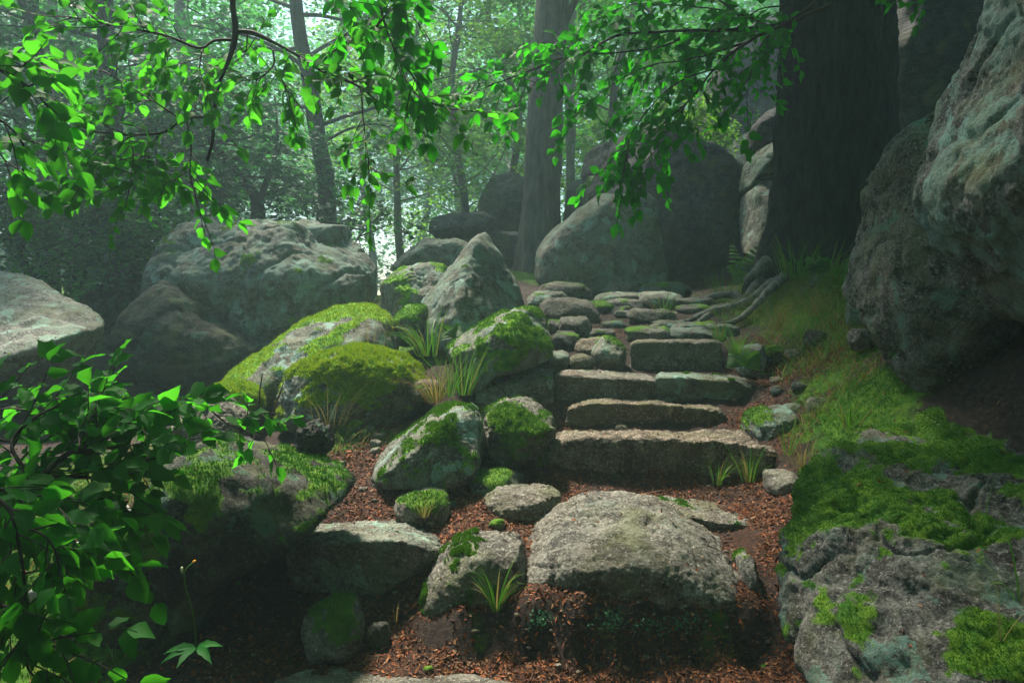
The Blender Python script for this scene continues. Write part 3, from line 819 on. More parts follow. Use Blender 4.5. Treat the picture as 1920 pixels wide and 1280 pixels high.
# ---- right side and back
boulder('great pale boulder with teal lichen, standing upright beside the straight trunk', [(1003, 520), (1006, 475), (1030, 440), (1080, 396), (1120, 366), (1190, 357), (1226, 370), (1236, 420), (1242, 480), (1254, 535), (1240, 562), (1120, 566), (1012, 550)], 9.1, 10.4, 'granite_lichen', 6, .6, .12, 3.6, 4, (-1.1, .5), 0)
boulder('huge dark overhanging boulder behind the great pale one', [(1090, 310), (1098, 268), (1130, 254), (1180, 262), (1235, 246), (1285, 276), (1325, 284), (1362, 268), (1386, 300), (1400, 330), (1396, 400), (1392, 470), (1382, 530), (1250, 548), (1110, 530), (1095, 420)], 10.6, 12.8, 'granite_far', 6, 1., -.08, 3.2, 6)
boulder('grey boulder corner behind the huge dark one, left', [(1058, 420), (1062, 360), (1085, 335), (1110, 350), (1110, 430)], 12.9, 14, 'granite_far', 5, 1.)
boulder('lower block of the rock pillar left of the great trunk', [(1385, 500), (1398, 430), (1405, 360), (1430, 338), (1475, 335), (1500, 400), (1500, 500), (1440, 510)], 9.3, 10.6, 'granite_pale', 6, .7, 0, 3.4, 5, (-.9, .5))
boulder('middle block of the rock pillar left of the great trunk', [(1398, 355), (1408, 300), (1430, 275), (1490, 262), (1510, 340), (1440, 350)], 9.5, 10.8, 'granite_lichen', 6, .7, 0, 3.4, 4, (-.9, .5))
boulder('top block of the rock pillar left of the great trunk', [(1408, 305), (1412, 240), (1440, 210), (1490, 195), (1515, 270), (1450, 290)], 9.7, 11, 'granite_far', 6, .7, 0, 3.4, 4, (-.9, .5))
boulder('pale hazy cliff rising far beyond the rock pillar', [(1290, 420), (1300, 260), (1320, 180), (1350, 120), (1400, 60), (1480, 20), (1560, 20), (1600, 420)], 16.5, 20, 'granite_far', 6, 1.1, 0, 3.4, 8)
boulder('small pale hazy boulder at the foot of the cliff', [(1350, 400), (1355, 300), (1380, 255), (1420, 250), (1430, 400)], 14, 15.5, 'granite_pale', 5, 1.0, 0, 3., 5)
boulder('dark wet cliff with ridged face behind the great trunk', [(1560, 600), (1600, 300), (1630, 0), (1640, -200), (1950, -220), (2300, -200), (2350, 300), (2350, 600)], 9.6, 12.4, 'granite_wet', 6, .9, 0, 4.5, 6)
boulder('towering mossy boulder overhanging the path on the right', [(1882, 165), (1807, 176), (1746, 196), (1710, 236), (1687, 300), (1692, 360), (1678, 430), (1654, 500), (1652, 580), (1672, 650), (1676, 700), (1682, 748), (1722, 784), (1802, 795), (1892, 805), (2022, 812), (2102, 500), (2042, 200)], 3.15, 5.0, 'granite_cliff', 7, .95, -.12, 3.2, 18, (-.55, .45), 3500, 'moss_green', cutdepth=.84, planes=[((.30, -.70, -.65), .50), ((-.75, -.62, .10), .74), ((-.3, -.55, .75), .72), ((.35, -.9, .1), .70)])
boulder('close lichen crusted boulder leaning in at the upper right edge', [(1960, -220), (1898, -220), (1888, 40), (1868, 150), (1828, 255), (1802, 340), (1818, 405), (1860, 465), (1908, 525), (1960, 600), (2180, 640), (2330, 200), (2180, -220)], 1.95, 3.05, 'granite_near', 7, 1.0, 0, 3.4, 10, (-.75, .4), 800)
block('broad mossy rock ledge filling the lower right corner', [(1660, 800, 3.7), (1760, 786, 3.75), (1920, 832, 3.5), (2150, 850, 3.3), (1535, 868, 3.3), (1610, 905, 3.0), (1750, 925, 2.85), (1950, 950, 2.65), (2150, 1000, 2.4),
       (1470, 1000, 3.16), (1488, 928, 3.3), (1472, 1130, 3.0), (1530, 1300, 2.45), (1700, 1400, 2.15), (1950, 1400, 1.95), (2200, 1300, 1.9), (1600, 1090, 2.68), (1800, 1110, 2.3)], 'granite_cliff', 7, 1.5, 9, None, (.20, .30), 110000, 'moss_green', mossdir=(-.35, -.25, .6), fuzz_len=.008, moss_off=.010)

rr_ = np.random.default_rng(31)
ORD = ['leftmost', 'second from the left', 'third from the left', 'fourth from the left', 'fifth from the left', 'sixth from the left', 'seventh from the left', 'eighth from the left', 'ninth from the left', 'tenth from the left', 'eleventh from the left', 'twelfth from the left', 'thirteenth from the left', 'fourteenth from the left', 'rightmost']
def scatter(tot, spot, mats, wr, hr, text, group, s0):
    byk = {}
    for i in range(tot):
        d, px = spot(i)
        w = rr_.uniform(*wr)
        byk.setdefault(mats[rr_.integers(len(mats))], []).append((px, d, w, w * rr_.uniform(*hr), s0 + i))
    for (mat, word), lst in byk.items():
        for j, (px, d, w, h, sd) in enumerate(sorted(lst)):
            z = float(gz(X(px, d), d)[0])
            stone(f'{ORD[j]} of the {word} {text}', px, HY - (z - CZ - .008) / d * F, w, h, d, mat, None, 4, (-.5, .6), seed=sd, group=group)
scatter(26, lambda i: (rr_.uniform(6.5, 9.4), rr_.uniform(1045, 1345)), [('granite', 'grey'), ('granite_cliff', 'dark'), ('granite_pale', 'pale'), ('granite_lichen', 'greenish')], (36, 105), (.2, .36), 'rubble stones at the top of the path', 'rubble at the top of the path', 200)
G3 = [('granite', 'grey'), ('granite_cliff', 'dark'), ('granite_step', 'brown')]
scatter(7, lambda i: (rr_.uniform(3.5, 4.2), rr_.uniform(680, 960)), G3, (16, 34), (.4, .7), 'loose stones in the litter gully', 'loose stones in the litter', 300)
scatter(8, lambda i: (rr_.uniform(4.3, 5.8), rr_.uniform(1425, 1500)), G3, (16, 38), (.4, .7), 'loose stones right of the straight steps', 'loose stones in the litter', 320)
scatter(8, lambda i: (rr_.uniform(2.9, 2.97), rr_.uniform(560, 1450)), G3, (12, 26), (.4, .7), 'loose stones along the lowest edge', 'loose stones in the litter', 340)
scatter(5, lambda i: (rr_.uniform(4.3, 4.9), rr_.uniform(640, 720)), G3, (16, 34), (.4, .7), 'loose stones on the slope below the mossed boulder', 'loose stones in the litter', 360)
# ------------------------------------------------------------------ trees
def trunk_mesh(pts, rad, sides=28, step=.12, flute=0.0, nfl=5, rough=.012, seed=0, flare=0.0):
    pts = np.asarray(pts, float)
    c = resample(pts, step)
    L = np.linspace(0, 1, len(c))
    r = np.interp(L, np.linspace(0, 1, len(rad)), rad)
    an = np.arange(sides) / sides * 2 * math.pi
    Vs = []
    for i, (p, rr) in enumerate(zip(c, r)):
        fl = flare * np.exp(-i * step / .45)
        lob = np.cos(nfl * an + seed + .25 * i * step) * .5 + np.cos((nfl - 2) * an + seed * 2.1) * .5
        q = rr * (1 + (flute + fl * .8) * lob + fl)
        Vs.append(np.stack([p[0] + q * np.cos(an), p[1] + q * np.sin(an), np.full(sides, p[2])], 1))
    V = np.concatenate(Vs)
    n = unit(V - np.repeat(c, sides, 0))
    V = V + n * (fbm(V * np.array([9, 9, 3.]) + seed, 4, .6) * rough + fbm(V * np.array([2.2, 2.2, 1.]) + seed, 2) * rough * 2)[:, None]
    Fc = []
    m = len(c)
    for i in range(m - 1):
        for k in range(sides):
            a, b = i * sides + k, i * sides + (k + 1) % sides
            Fc.append((a, b, b + sides, a + sides))
    Fc.append(tuple((m - 1) * sides + k for k in range(sides)))
    return V, Fc

def spray_leaves(C, D, R, per, size, rng, droop=.25, jit=.06, tilt=.4):
    """flat fans of leaves round C, spreading along D: two triangles a leaf"""
    k = len(C)
    D = unit(D * np.array([1, 1, .35]))
    S = unit(np.cross(D, np.array([0, 0, 1.0]) + rng.normal(size=(k, 3)) * .25))
    U = np.cross(S, D)
    u = np.sqrt(rng.random((k, per))) * R * 1.5
    v = rng.uniform(-1, 1, (k, per)) * R * .62 * np.sqrt(np.clip(1 - (u / (R * 1.6)) ** 2, .05, 1)) * np.clip(.35 + u / R, 0, 1)
    z = rng.normal(size=(k, per)) * jit - droop * (u * u + v * v) / R
    p = C[:, None] + D[:, None] * u[..., None] + S[:, None] * v[..., None] + U[:, None] * z[..., None]
    p = p.reshape(-1, 3)
    n = len(p)
    Dr, Sr = np.repeat(D, per, 0), np.repeat(S, per, 0)
    ax = unit(Dr * rng.uniform(.3, 1, (n, 1)) + Sr * np.sign(v).reshape(-1, 1) * rng.uniform(.2, 1, (n, 1)) + rng.normal(size=(n, 3)) * .25 - np.array([0, 0, .25]))
    up = unit(np.array([0, 0, 1.0]) + rng.normal(size=(n, 3)) * tilt)
    sd = unit(np.cross(ax, up))
    nn = np.cross(sd, ax)
    L = size * rng.uniform(.7, 1.25, (n, 1))
    w = L * .33
    V = np.stack([p, p + ax * L * .45 + sd * w + nn * L * .10, p + ax * L, p + ax * L * .45 - sd * w + nn * L * .10], 1).reshape(-1, 3)
    b = np.arange(n)[:, None] * 4
    T = np.concatenate([b + np.array([0, 1, 2]), b + np.array([0, 2, 3])], 1).reshape(-1, 3)
    return V, T

def limb_path(p, d, ln, rng, up=.15, n=5):
    pts = [np.array(p, float)]
    d = unit(d)
    for i in range(n):
        d = unit(d + rng.normal(size=3) * .16 + np.array([0, 0, up * (1 - 1.7 * i / n)]))
        pts.append(pts[-1] + d * ln / n)
    return np.array(pts)

def tree(label, foot, lean_pts, rad, h0, n_limb, limb_len, sprays, per, leaf, mats=('bark_far', 'crown_leaf'), seed=1, R=.55, name='beech_tree', group=None, aim=None, aim_w=.0, limb_rise=.25, sides=16, flare=.35, flute=.06, extra_limbs=(), hmax=1.0, droop=.25):
    """trunk through lean_pts (world), limbs from height fraction h0 up, leaf fans along the limbs"""
    rng = np.random.default_rng(seed)
    e = empty(name, tuple(lean_pts[0]))
    tag(e, label, 'tree', group)
    V, Fc = trunk_mesh(lean_pts, rad, sides=sides, step=.18, flute=flute, seed=seed, flare=flare, rough=.010 + .01 * rad[0])
    obj('trunk', V, Fc, M[mats[0]], e)
    c = resample(lean_pts, .1)
    C, D = [], []
    limbs = [(np.array(l), r) for l, r in extra_limbs]
    for i in range(n_limb):
        t = h0 + (hmax - h0) * (i + rng.random() * .6) / n_limb
        t = min(t, .99)
        p = c[int(t * (len(c) - 1))]
        a = i * 2.4 + rng.random() * .9
        d = np.array([math.cos(a), math.sin(a), limb_rise * rng.uniform(.3, 1.6)])
        if aim is not None:
            d = d + np.array(aim) * aim_w
        ln = limb_len * (1.1 - .55 * (t - h0) / max(1e-3, 1 - h0)) * rng.uniform(.75, 1.15)
        limbs.append((limb_path(p, d, ln, rng), max(.012, rad[0] * .22)))
    for l, r in limbs:
        lr = resample(l, .18)
        rr = np.linspace(r, r * .18, len(lr))
        tv, tf = tube(lr, rr, 6)
        obj('limb', tv, tf, M[mats[0]], e)
    per_l = max(1, sprays // max(1, len(limbs)))
    for l, r in limbs:
        tt = .18 + .82 * rng.random(per_l) ** .8
        idx = tt * (len(l) - 1)
        i0 = np.minimum(idx.astype(int), len(l) - 2)
        f = (idx - i0)[:, None]
        p = l[i0] * (1 - f) + l[i0 + 1] * f
        dv = unit(l[i0 + 1] - l[i0])
        sd = unit(np.cross(dv, [0, 0, 1.0])) * rng.choice([-1, 1], per_l)[:, None]
        dd = unit(dv * rng.uniform(.2, 1, (per_l, 1)) + sd * rng.uniform(.2, 1.1, (per_l, 1)))
        ll = np.linalg.norm(l[-1] - l[0])
        C.append(p + dd * rng.uniform(0, .32, (per_l, 1)) * ll * (1.1 - tt)[:, None] + rng.normal(size=(per_l, 3)) * np.array([.08, .08, .14]))
        D.append(dd)
    if C:
        V, T = spray_leaves(np.concatenate(C), np.concatenate(D), R, per, leaf, rng, droop)
        o = obj('crown', V, T, M[mats[1]], e, smooth=False)
        o['kind'] = 'stuff'
    return e

# the straight beech in the middle
def px_path(rows, d):
    return [P(x, y, d) for x, y in rows]
BT = 'beech trees standing in the mist'
t_mid = tree('tall straight grey beech with one clean trunk, beside the great pale boulder', None,
     px_path([(1015, 520), (1013, 430), (1017, 330), (1024, 200), (1034, 60), (1042, -120), (1050, -420)], 11.2), [.36, .27, .255, .24, .235, .22, .15], .78, 14, 3.0, 160, 40, .085,
     ('bark_mid', 'crown_leaf'), 11, .5, sides=30, flare=.22, group=BT, extra_limbs=[(px_path([(1050, 60), (1075, 10), (1130, -90)], 11.2), .08)])

# the great double trunk on the right
D2 = 8.3
e = empty('beech_tree', tuple(P(1560, 500, D2)))
tag(e, 'massive dark beech with fused double trunk and roots gripping the bank', 'tree', BT)
def fused(seed):
    an = np.arange(160) / 160 * 2 * math.pi
    Vs = []
    zs = np.linspace(-.35, 9.5, 150)
    z0 = P(1560, 500, D2)[2]
    for z in zs:
        t = min(max(z, 0) / 3.0, 3)
        fl = math.exp(-max(z, -.2) / .55)
        cs = [(X(1524 + 8 * t - 14 * fl, D2), D2 - .05, .48 - .035 * t + .12 * fl), (X(1622 + 2 * t, D2), D2 + .18, .37 - .03 * t + .13 * fl), (X(1575, D2), D2 - .30, .26 - .02 * t + .16 * fl)]
        cx, cyy = X(1562, D2), D2
        r = np.zeros(160)
        for (x, y, rr) in cs:
            bx, by = x - cx, y - cyy
            b = bx * np.cos(an) + by * np.sin(an)
            disc = np.maximum(rr * rr - (bx * bx + by * by) + b * b, 0)
            hit = np.where(rr * rr - (bx * bx + by * by) + b * b > 0, b + np.sqrt(disc), 0)
            r = np.maximum(r, hit)
        k = np.ones(3) / 3
        r = np.convolve(np.concatenate([r[-1:], r, r[:1]]), k, 'valid')
        r *= 1 + .09 * fl * np.cos(7 * an + 1) + .025 * np.cos(5 * an + z * .5) + .02 * np.cos(11 * an + z)
        Vs.append(np.stack([cx + r * np.cos(an) + .02 * t * 0, cyy + r * np.sin(an), np.full(160, z0 + z)], 1))
    V = np.concatenate(Vs)
    n = unit(V - np.array([X(1562, D2), D2, 0]) * np.array([1, 1, 0]) - V * np.array([0, 0, 1]))
    V = V + n * (fbm(V * np.array([7, 7, 2.2]), 5, .62) * .030 + fbm(V * np.array([22, 22, 7]), 4, .65) * .016)[:, None]
    fu = 1 - np.abs(gn(V * np.array([11, 11, 1.5]) + fbm(V * 3, 2)[:, None] * .5))
    V = V - n * (np.clip(fu - .72, 0, 1) * .16)[:, None]
    Fc = []
    for i in range(len(zs) - 1):
        for q in range(160):
            a, b = i * 160 + q, i * 160 + (q + 1) % 160
            Fc.append((a, b, b + 160, a + 160))
    return V, Fc
V, Fc = fused(3)
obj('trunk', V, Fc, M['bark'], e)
rgc = np.random.default_rng(15)
tip = np.array([X(1570, D2), D2, P(1560, 500, D2)[2] + 8.6])
CC, DD = [], []  # out-of-view limbs and crown, added to shade the trunk and right-hand rocks
for a, dr in ((2.2, 3.4), (2.9, 2.6), (3.6, 2.8), (4.3, 3.0), (1.4, 2.8), (.4, 2.6), (5.3, 2.6), (2.6, 2.4), (3.3, 2.2), (3.75, 4.2), (4.0, 3.6), (4.4, 4.0)):
    z0 = 5.6 + rgc.random() * 2.0
    b0 = np.array([X(1565, D2), D2, z0])
    l = np.array([b0 + np.array([math.cos(a) * dr * t, math.sin(a) * dr * t * .9, .9 * math.sin(t * 2.2)]) for t in np.linspace(0, 1, 6)])
    tv, tf = tube(resample(l, .2), np.linspace(.12, .02, len(resample(l, .2))), 7)
    obj('limb', tv, tf, M['bark'], e)
    k = 95
    t = rgc.uniform(.15, 1, k)
    q = np.stack([np.interp(t, np.linspace(0, 1, 6), l[:, i]) for i in range(3)], 1) + rgc.normal(size=(k, 3)) * np.array([.45, .45, .25])
    q[:, 2] = np.maximum(q[:, 2], CZ + .47 * q[:, 1] + .45)
    CC.append(q); DD.append(rgc.normal(size=(k, 3)) * .5 + unit(l[-1] - l[0]))
V, T = spray_leaves(np.concatenate(CC), np.concatenate(DD), .6, 34, .10, rgc, .15, .06)
oc = obj('crown', V, T, M['crown_leaf'], e, smooth=False)
oc['kind'] = 'stuff'
def root(path, r0, r1):
    pts = []
    for x, y, d in path: pts.append(P(x, y, d))
    c = resample(pts, .05)
    n = len(c)
    rr = np.linspace(r0, r1, n) * (1 + .18 * gn(c * 6))
    c = c - np.array([0, 0, 1]) * rr[:, None] * .62
    tv, tf = tube(c, rr * .72, 10, .014)
    obj('root', tv, tf, M['root'], e)
root([(1440, 478, 8.2), (1425, 520, 7.9), (1395, 556, 7.8), (1340, 574, 7.8), (1270, 585, 7.7), (1200, 604, 7.5), (1150, 625, 7.2)], .13, .035)
root([(1450, 520, 7.7), (1400, 560, 7.4), (1330, 580, 7.4), (1280, 600, 7.2), (1210, 612, 7.1)], .09, .03)
root([(1395, 556, 7.8), (1370, 545, 8.0), (1300, 560, 8.2), (1240, 572, 8.2)], .07, .03)
root([(1470, 510, 7.6), (1440, 540, 7.2), (1390, 592, 6.9), (1340, 606, 6.7)], .07, .022)
root([(1540, 500, 7.7), (1530, 520, 7.4), (1500, 548, 7.1)], .11, .03)
root([(1330, 583, 7.4), (1310, 600, 7.1), (1290, 606, 7.0)], .045, .018)
root([(1440, 478, 8.0), (1420, 500, 7.8), (1400, 520, 7.7)], .12, .05)

# small forked tree and its neighbour behind the great split boulder
def P2(rows):
    return [P(*r) for r in rows]
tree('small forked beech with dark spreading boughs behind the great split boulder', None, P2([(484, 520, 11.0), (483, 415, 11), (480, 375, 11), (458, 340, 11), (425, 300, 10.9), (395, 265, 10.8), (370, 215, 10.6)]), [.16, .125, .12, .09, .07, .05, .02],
     .5, 12, 1.5, 170, 34, .10, ('bark', 'crown_leaf_dark'), 21, .42, group=BT, flare=.1, limb_rise=.1,
     extra_limbs=[(np.array(P2([(484, 385, 11), (498, 345, 11), (512, 310, 11.1), (520, 255, 11.2), (515, 180, 11.2)])), .055), (np.array(P2([(470, 350, 11), (420, 345, 10.6), (360, 360, 10.1), (300, 350, 9.7)])), .035),
                  (np.array(P2([(512, 310, 11.1), (560, 320, 10.8), (590, 350, 10.5), (600, 390, 10.3)])), .02), (np.array(P2([(425, 300, 10.9), (340, 290, 10.5), (250, 290, 10.2)])), .03)])
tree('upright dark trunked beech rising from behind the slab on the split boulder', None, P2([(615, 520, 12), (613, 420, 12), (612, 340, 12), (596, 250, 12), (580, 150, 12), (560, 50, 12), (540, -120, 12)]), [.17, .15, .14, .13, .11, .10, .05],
     .45, 14, 2.3, 120, 34, .095, ('bark', 'crown_leaf_dark'), 22, .5, group=BT, flare=.1,
     extra_limbs=[(np.array(P2([(600, 270, 12), (660, 240, 11.6), (720, 235, 11.2), (770, 270, 11)])), .03), (np.array(P2([(606, 330, 12), (560, 360, 11.5), (580, 400, 11.0)])), .02)])
# leafy edge of a spray with a bare twig right of the slab
tree('young sapling with drooping leaf fans in the misty gap beside the slab', None, P2([(655, 510, 10.6), (660, 465, 10.6), (690, 425, 10.5), (725, 395, 10.4)]), [.022, .016, .012, .006], .5, 4, .8, 14, 26, .085, ('twig', 'crown_leaf_dark'), 23, .3, name='sapling', group=None, flare=0, flute=0, sides=8, limb_rise=.0)
# dark lower boughs at the left
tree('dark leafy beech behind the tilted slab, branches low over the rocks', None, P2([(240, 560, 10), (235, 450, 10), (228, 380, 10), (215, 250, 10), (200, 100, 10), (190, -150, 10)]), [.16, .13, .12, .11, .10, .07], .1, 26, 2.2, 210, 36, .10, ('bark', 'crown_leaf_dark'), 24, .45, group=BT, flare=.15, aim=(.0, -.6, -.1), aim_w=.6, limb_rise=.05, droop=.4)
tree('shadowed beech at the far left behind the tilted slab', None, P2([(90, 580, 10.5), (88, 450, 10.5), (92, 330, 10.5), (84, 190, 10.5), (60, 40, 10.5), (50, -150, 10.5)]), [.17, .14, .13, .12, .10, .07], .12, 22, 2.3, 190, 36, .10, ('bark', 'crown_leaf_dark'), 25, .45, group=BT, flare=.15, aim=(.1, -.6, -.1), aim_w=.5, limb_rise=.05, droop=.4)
tree('slim beech leaning between the shadowed and the leafy one', None, P2([(150, 570, 12.5), (140, 420, 12.5), (110, 250, 12.5), (100, 60, 12.5), (95, -120, 12.5)]), [.13, .11, .10, .09, .05], .2, 18, 2.4, 150, 34, .10, ('bark_far', 'crown_leaf_dark'), 26, .5, group=BT, flare=.1)
tree('slim beech behind the forked one, crown filling the upper left', None, P2([(380, 540, 15), (372, 400, 15), (360, 230, 15), (340, 60, 15), (330, -160, 15)]), [.17, .15, .13, .11, .06], .25, 22, 3.0, 190, 34, .10, ('bark_far', 'crown_leaf'), 27, .55, group=BT, flare=.1)
ug = np.random.default_rng(61)
for k, (px, d, lab) in enumerate([(60, 8.8, 'low leafy beech bush above the tilted slab, at the left edge'), (200, 9.2, 'low leafy beech bush above the gap between tilted slab and split boulder'), (310, 10.4, 'low leafy beech bush behind the crumbling nose of the split boulder')]):
    x = X(px, d); z = float(gz(x, d)[0]) - .05
    pts = [np.array([x, d, z]), np.array([x + .05, d, z + .6]), np.array([x - .05, d - .1, z + 1.2]), np.array([x + .08, d - .1, z + 2.0])]
    tree(lab, None, pts, [.05, .045, .035, .015], .22, 16, 1.15, 150, 34, .085, ('bark', 'crown_leaf_dark' if k != 1 else 'crown_leaf'), 62 + k, .40, name='beech_bush', group='low beech bushes behind the rocks', flare=.1, sides=10, aim=(0, -.5, 0), aim_w=.5, limb_rise=.15, droop=.4)
# hazy trees across the middle
hz = [(760, 16.5, .13, 'first slim hazy beech left of the straight trunk, boughs sweeping low', 28, .22, 2.6), (880, 15.0, .12, 'leafy hazy beech just left of the straight trunk, light green fans', 29, .10, 2.6), (950, 18, .16, 'hazy beech directly behind the straight trunk', 30, .12, 3.0),
      (700, 27, .2, 'faint grey beech deep in the mist above the pale gap', 31, .5, 2.6), (790, 30, .22, 'faint beech deep in the mist right of the pale gap', 32, .5, 2.6), (545, 30, .2, 'faint beech seen between the forked beech and its neighbour', 33, .5, 2.6), (250, 19, .2, 'faint beech high on the left behind dark boughs', 34, .15, 3.4),
      (1150, 17, .15, 'hazy beech right of the straight trunk above the dark boulder', 36, .1, 2.8), (1240, 21, .2, 'faint beech on the slope above the huge dark boulder', 37, .15, 3.2), (1040, 25, .2, 'faint beech on the slope hidden behind the straight trunk', 38, .2, 3.2), (30, 17, .2, 'faint beech at the far left edge', 39, .2, 3.2), (430, 32, .22, 'faintest beech far behind the forked one', 40, .5, 3.0), (860, 31, .25, 'faintest beech far up the hazy slope', 41, .25, 4.0), (1330, 26, .2, 'faint beech beside the pale hazy cliff', 42, .2, 3.2)]
for px, d, r, lab, sd, h0, ll in hz:
    x = X(px, d)
    z = float(gz(x, d)[0]) - .1
    rg = np.random.default_rng(sd)
    top = 8.5 + rg.random() * 1.5
    pts = [np.array([x + (rg.random() - .5) * 1.6 * t, d + (rg.random() - .5) * .3 * t, z + top * t]) for t in (0, .2, .45, .7, 1)]
    near = d < 19
    tree(lab, None, pts, [r * .75, r * .6, r * .5, r * .36, r * .14], h0, 30, ll, 380 if near else (300 if h0 < .45 else 120), 34 if near else 30, .10 if near else .15, ('bark_far', 'crown_leaf_bright' if px in (880, 760, 1150, 950) else 'crown_leaf'), sd, .55 if near else .85, group=BT, flare=.15, limb_rise=.12, droop=.3, aim=(0, -.4, 0), aim_w=.5)
# pale slim trunk right of the straight beech
tree('slim pale barked tree in the haze right of the straight trunk', None, P2([(1068, 470, 15.5), (1070, 310, 15.5), (1069, 200, 15.5), (1072, 80, 15.5), (1075, -150, 15.5)]), [.12, .10, .10, .09, .05], .5, 10, 2.0, 60, 30, .10, ('bark_pale', 'crown_leaf'), 43, .5, group=BT, flare=.1)
# shrub on the dark boulder
tree('bright green leafy shrub growing on top of the huge dark boulder', None, P2([(1290, 290, 11.6), (1292, 262, 11.6), (1296, 235, 11.5), (1300, 210, 11.5)]), [.03, .025, .018, .008], .05, 12, .55, 90, 22, .07, ('twig', 'crown_leaf_bright'), 44, .22, name='shrub', flare=0, flute=0, sides=8, limb_rise=.25)

# wood that closes the view far behind
rg = np.random.default_rng(5)
n = 10500
fy_ = rg.uniform(33, 94, n); fx_ = rg.uniform(-1, 1, n) * fy_ * .62 - 3
C = np.stack([fx_, fy_, gz(fx_, fy_) + rg.random(n) ** 1.1 * (5 + fy_ * .27)], 1)
C[:, 2] = np.minimum(C[:, 2], 34.0)
C = C[(np.abs(C[:, 0] / C[:, 1] * F + 960 - 630) > 190) | (rg.random(n) < np.clip(.30 + 6 * ((C[:, 2] - CZ) / C[:, 1] - .07), .30, 1))]
V, T = spray_leaves(C, rg.normal(size=(len(C), 3)) * np.array([1, 1, .2]) + np.array([0, -.5, 0]), 2.0, 22, .37, rg, .2, .25, .15)
o = obj('distant_woodland', V, T, M['far_leaf'], None, (0, 34, 3), smooth=False)
tag(o, 'far off beech wood fading into the mist', None, None, 'stuff')

# ------------------------------------------------------------------ leaves one can pick apart
def leaf_mesh(name, mat, seed):
    rng = np.random.default_rng(seed)
    ts = np.array([0, .09, .26, .46, .66, .84, 1.0])
    w = np.array([0, .15, .31, .335, .255, .115, 0]) * rng.uniform(.85, 1.12, 7)
    fold = rng.uniform(.08, .5); curl = rng.uniform(-.10, .42); bend = rng.uniform(-.13, .13)
    V, Fc = [], []
    for i, t in enumerate(ts):
        yc = t; zc = -curl * t * t; xc = bend * math.sin(t * 3)
        wav = rng.uniform(.02, .06) * math.sin(i * 2.2 + seed)
        V += [(xc - w[i], yc + .02 * (i % 2), zc + fold * w[i] + wav), (xc, yc, zc), (xc + w[i], yc + .02 * ((i + 1) % 2), zc + fold * w[i] - wav)]
    for i in range(len(ts) - 1):
        a = i * 3
        for q in (0, 1):
            f = (a + q, a + q + 1, a + q + 4, a + q + 3)
            Fc.append(f)
    return make_mesh(name, np.array(V, float), Fc, mat, True)
LEAVES = {k: [leaf_mesh('leaf', M[m], 10 + i) for i in range(9)] for k, m in (('beech', 'beech_leaf'), ('dark', 'beech_leaf_dark'))}
def leaf_arrays(me):
    V = np.array([v.co[:] for v in me.vertices])
    T = np.array([list(f.vertices) for f in me.polygons])
    return V, T
LEAF_ARR = {k: [leaf_arrays(m) for m in v] for k, v in LEAVES.items()}

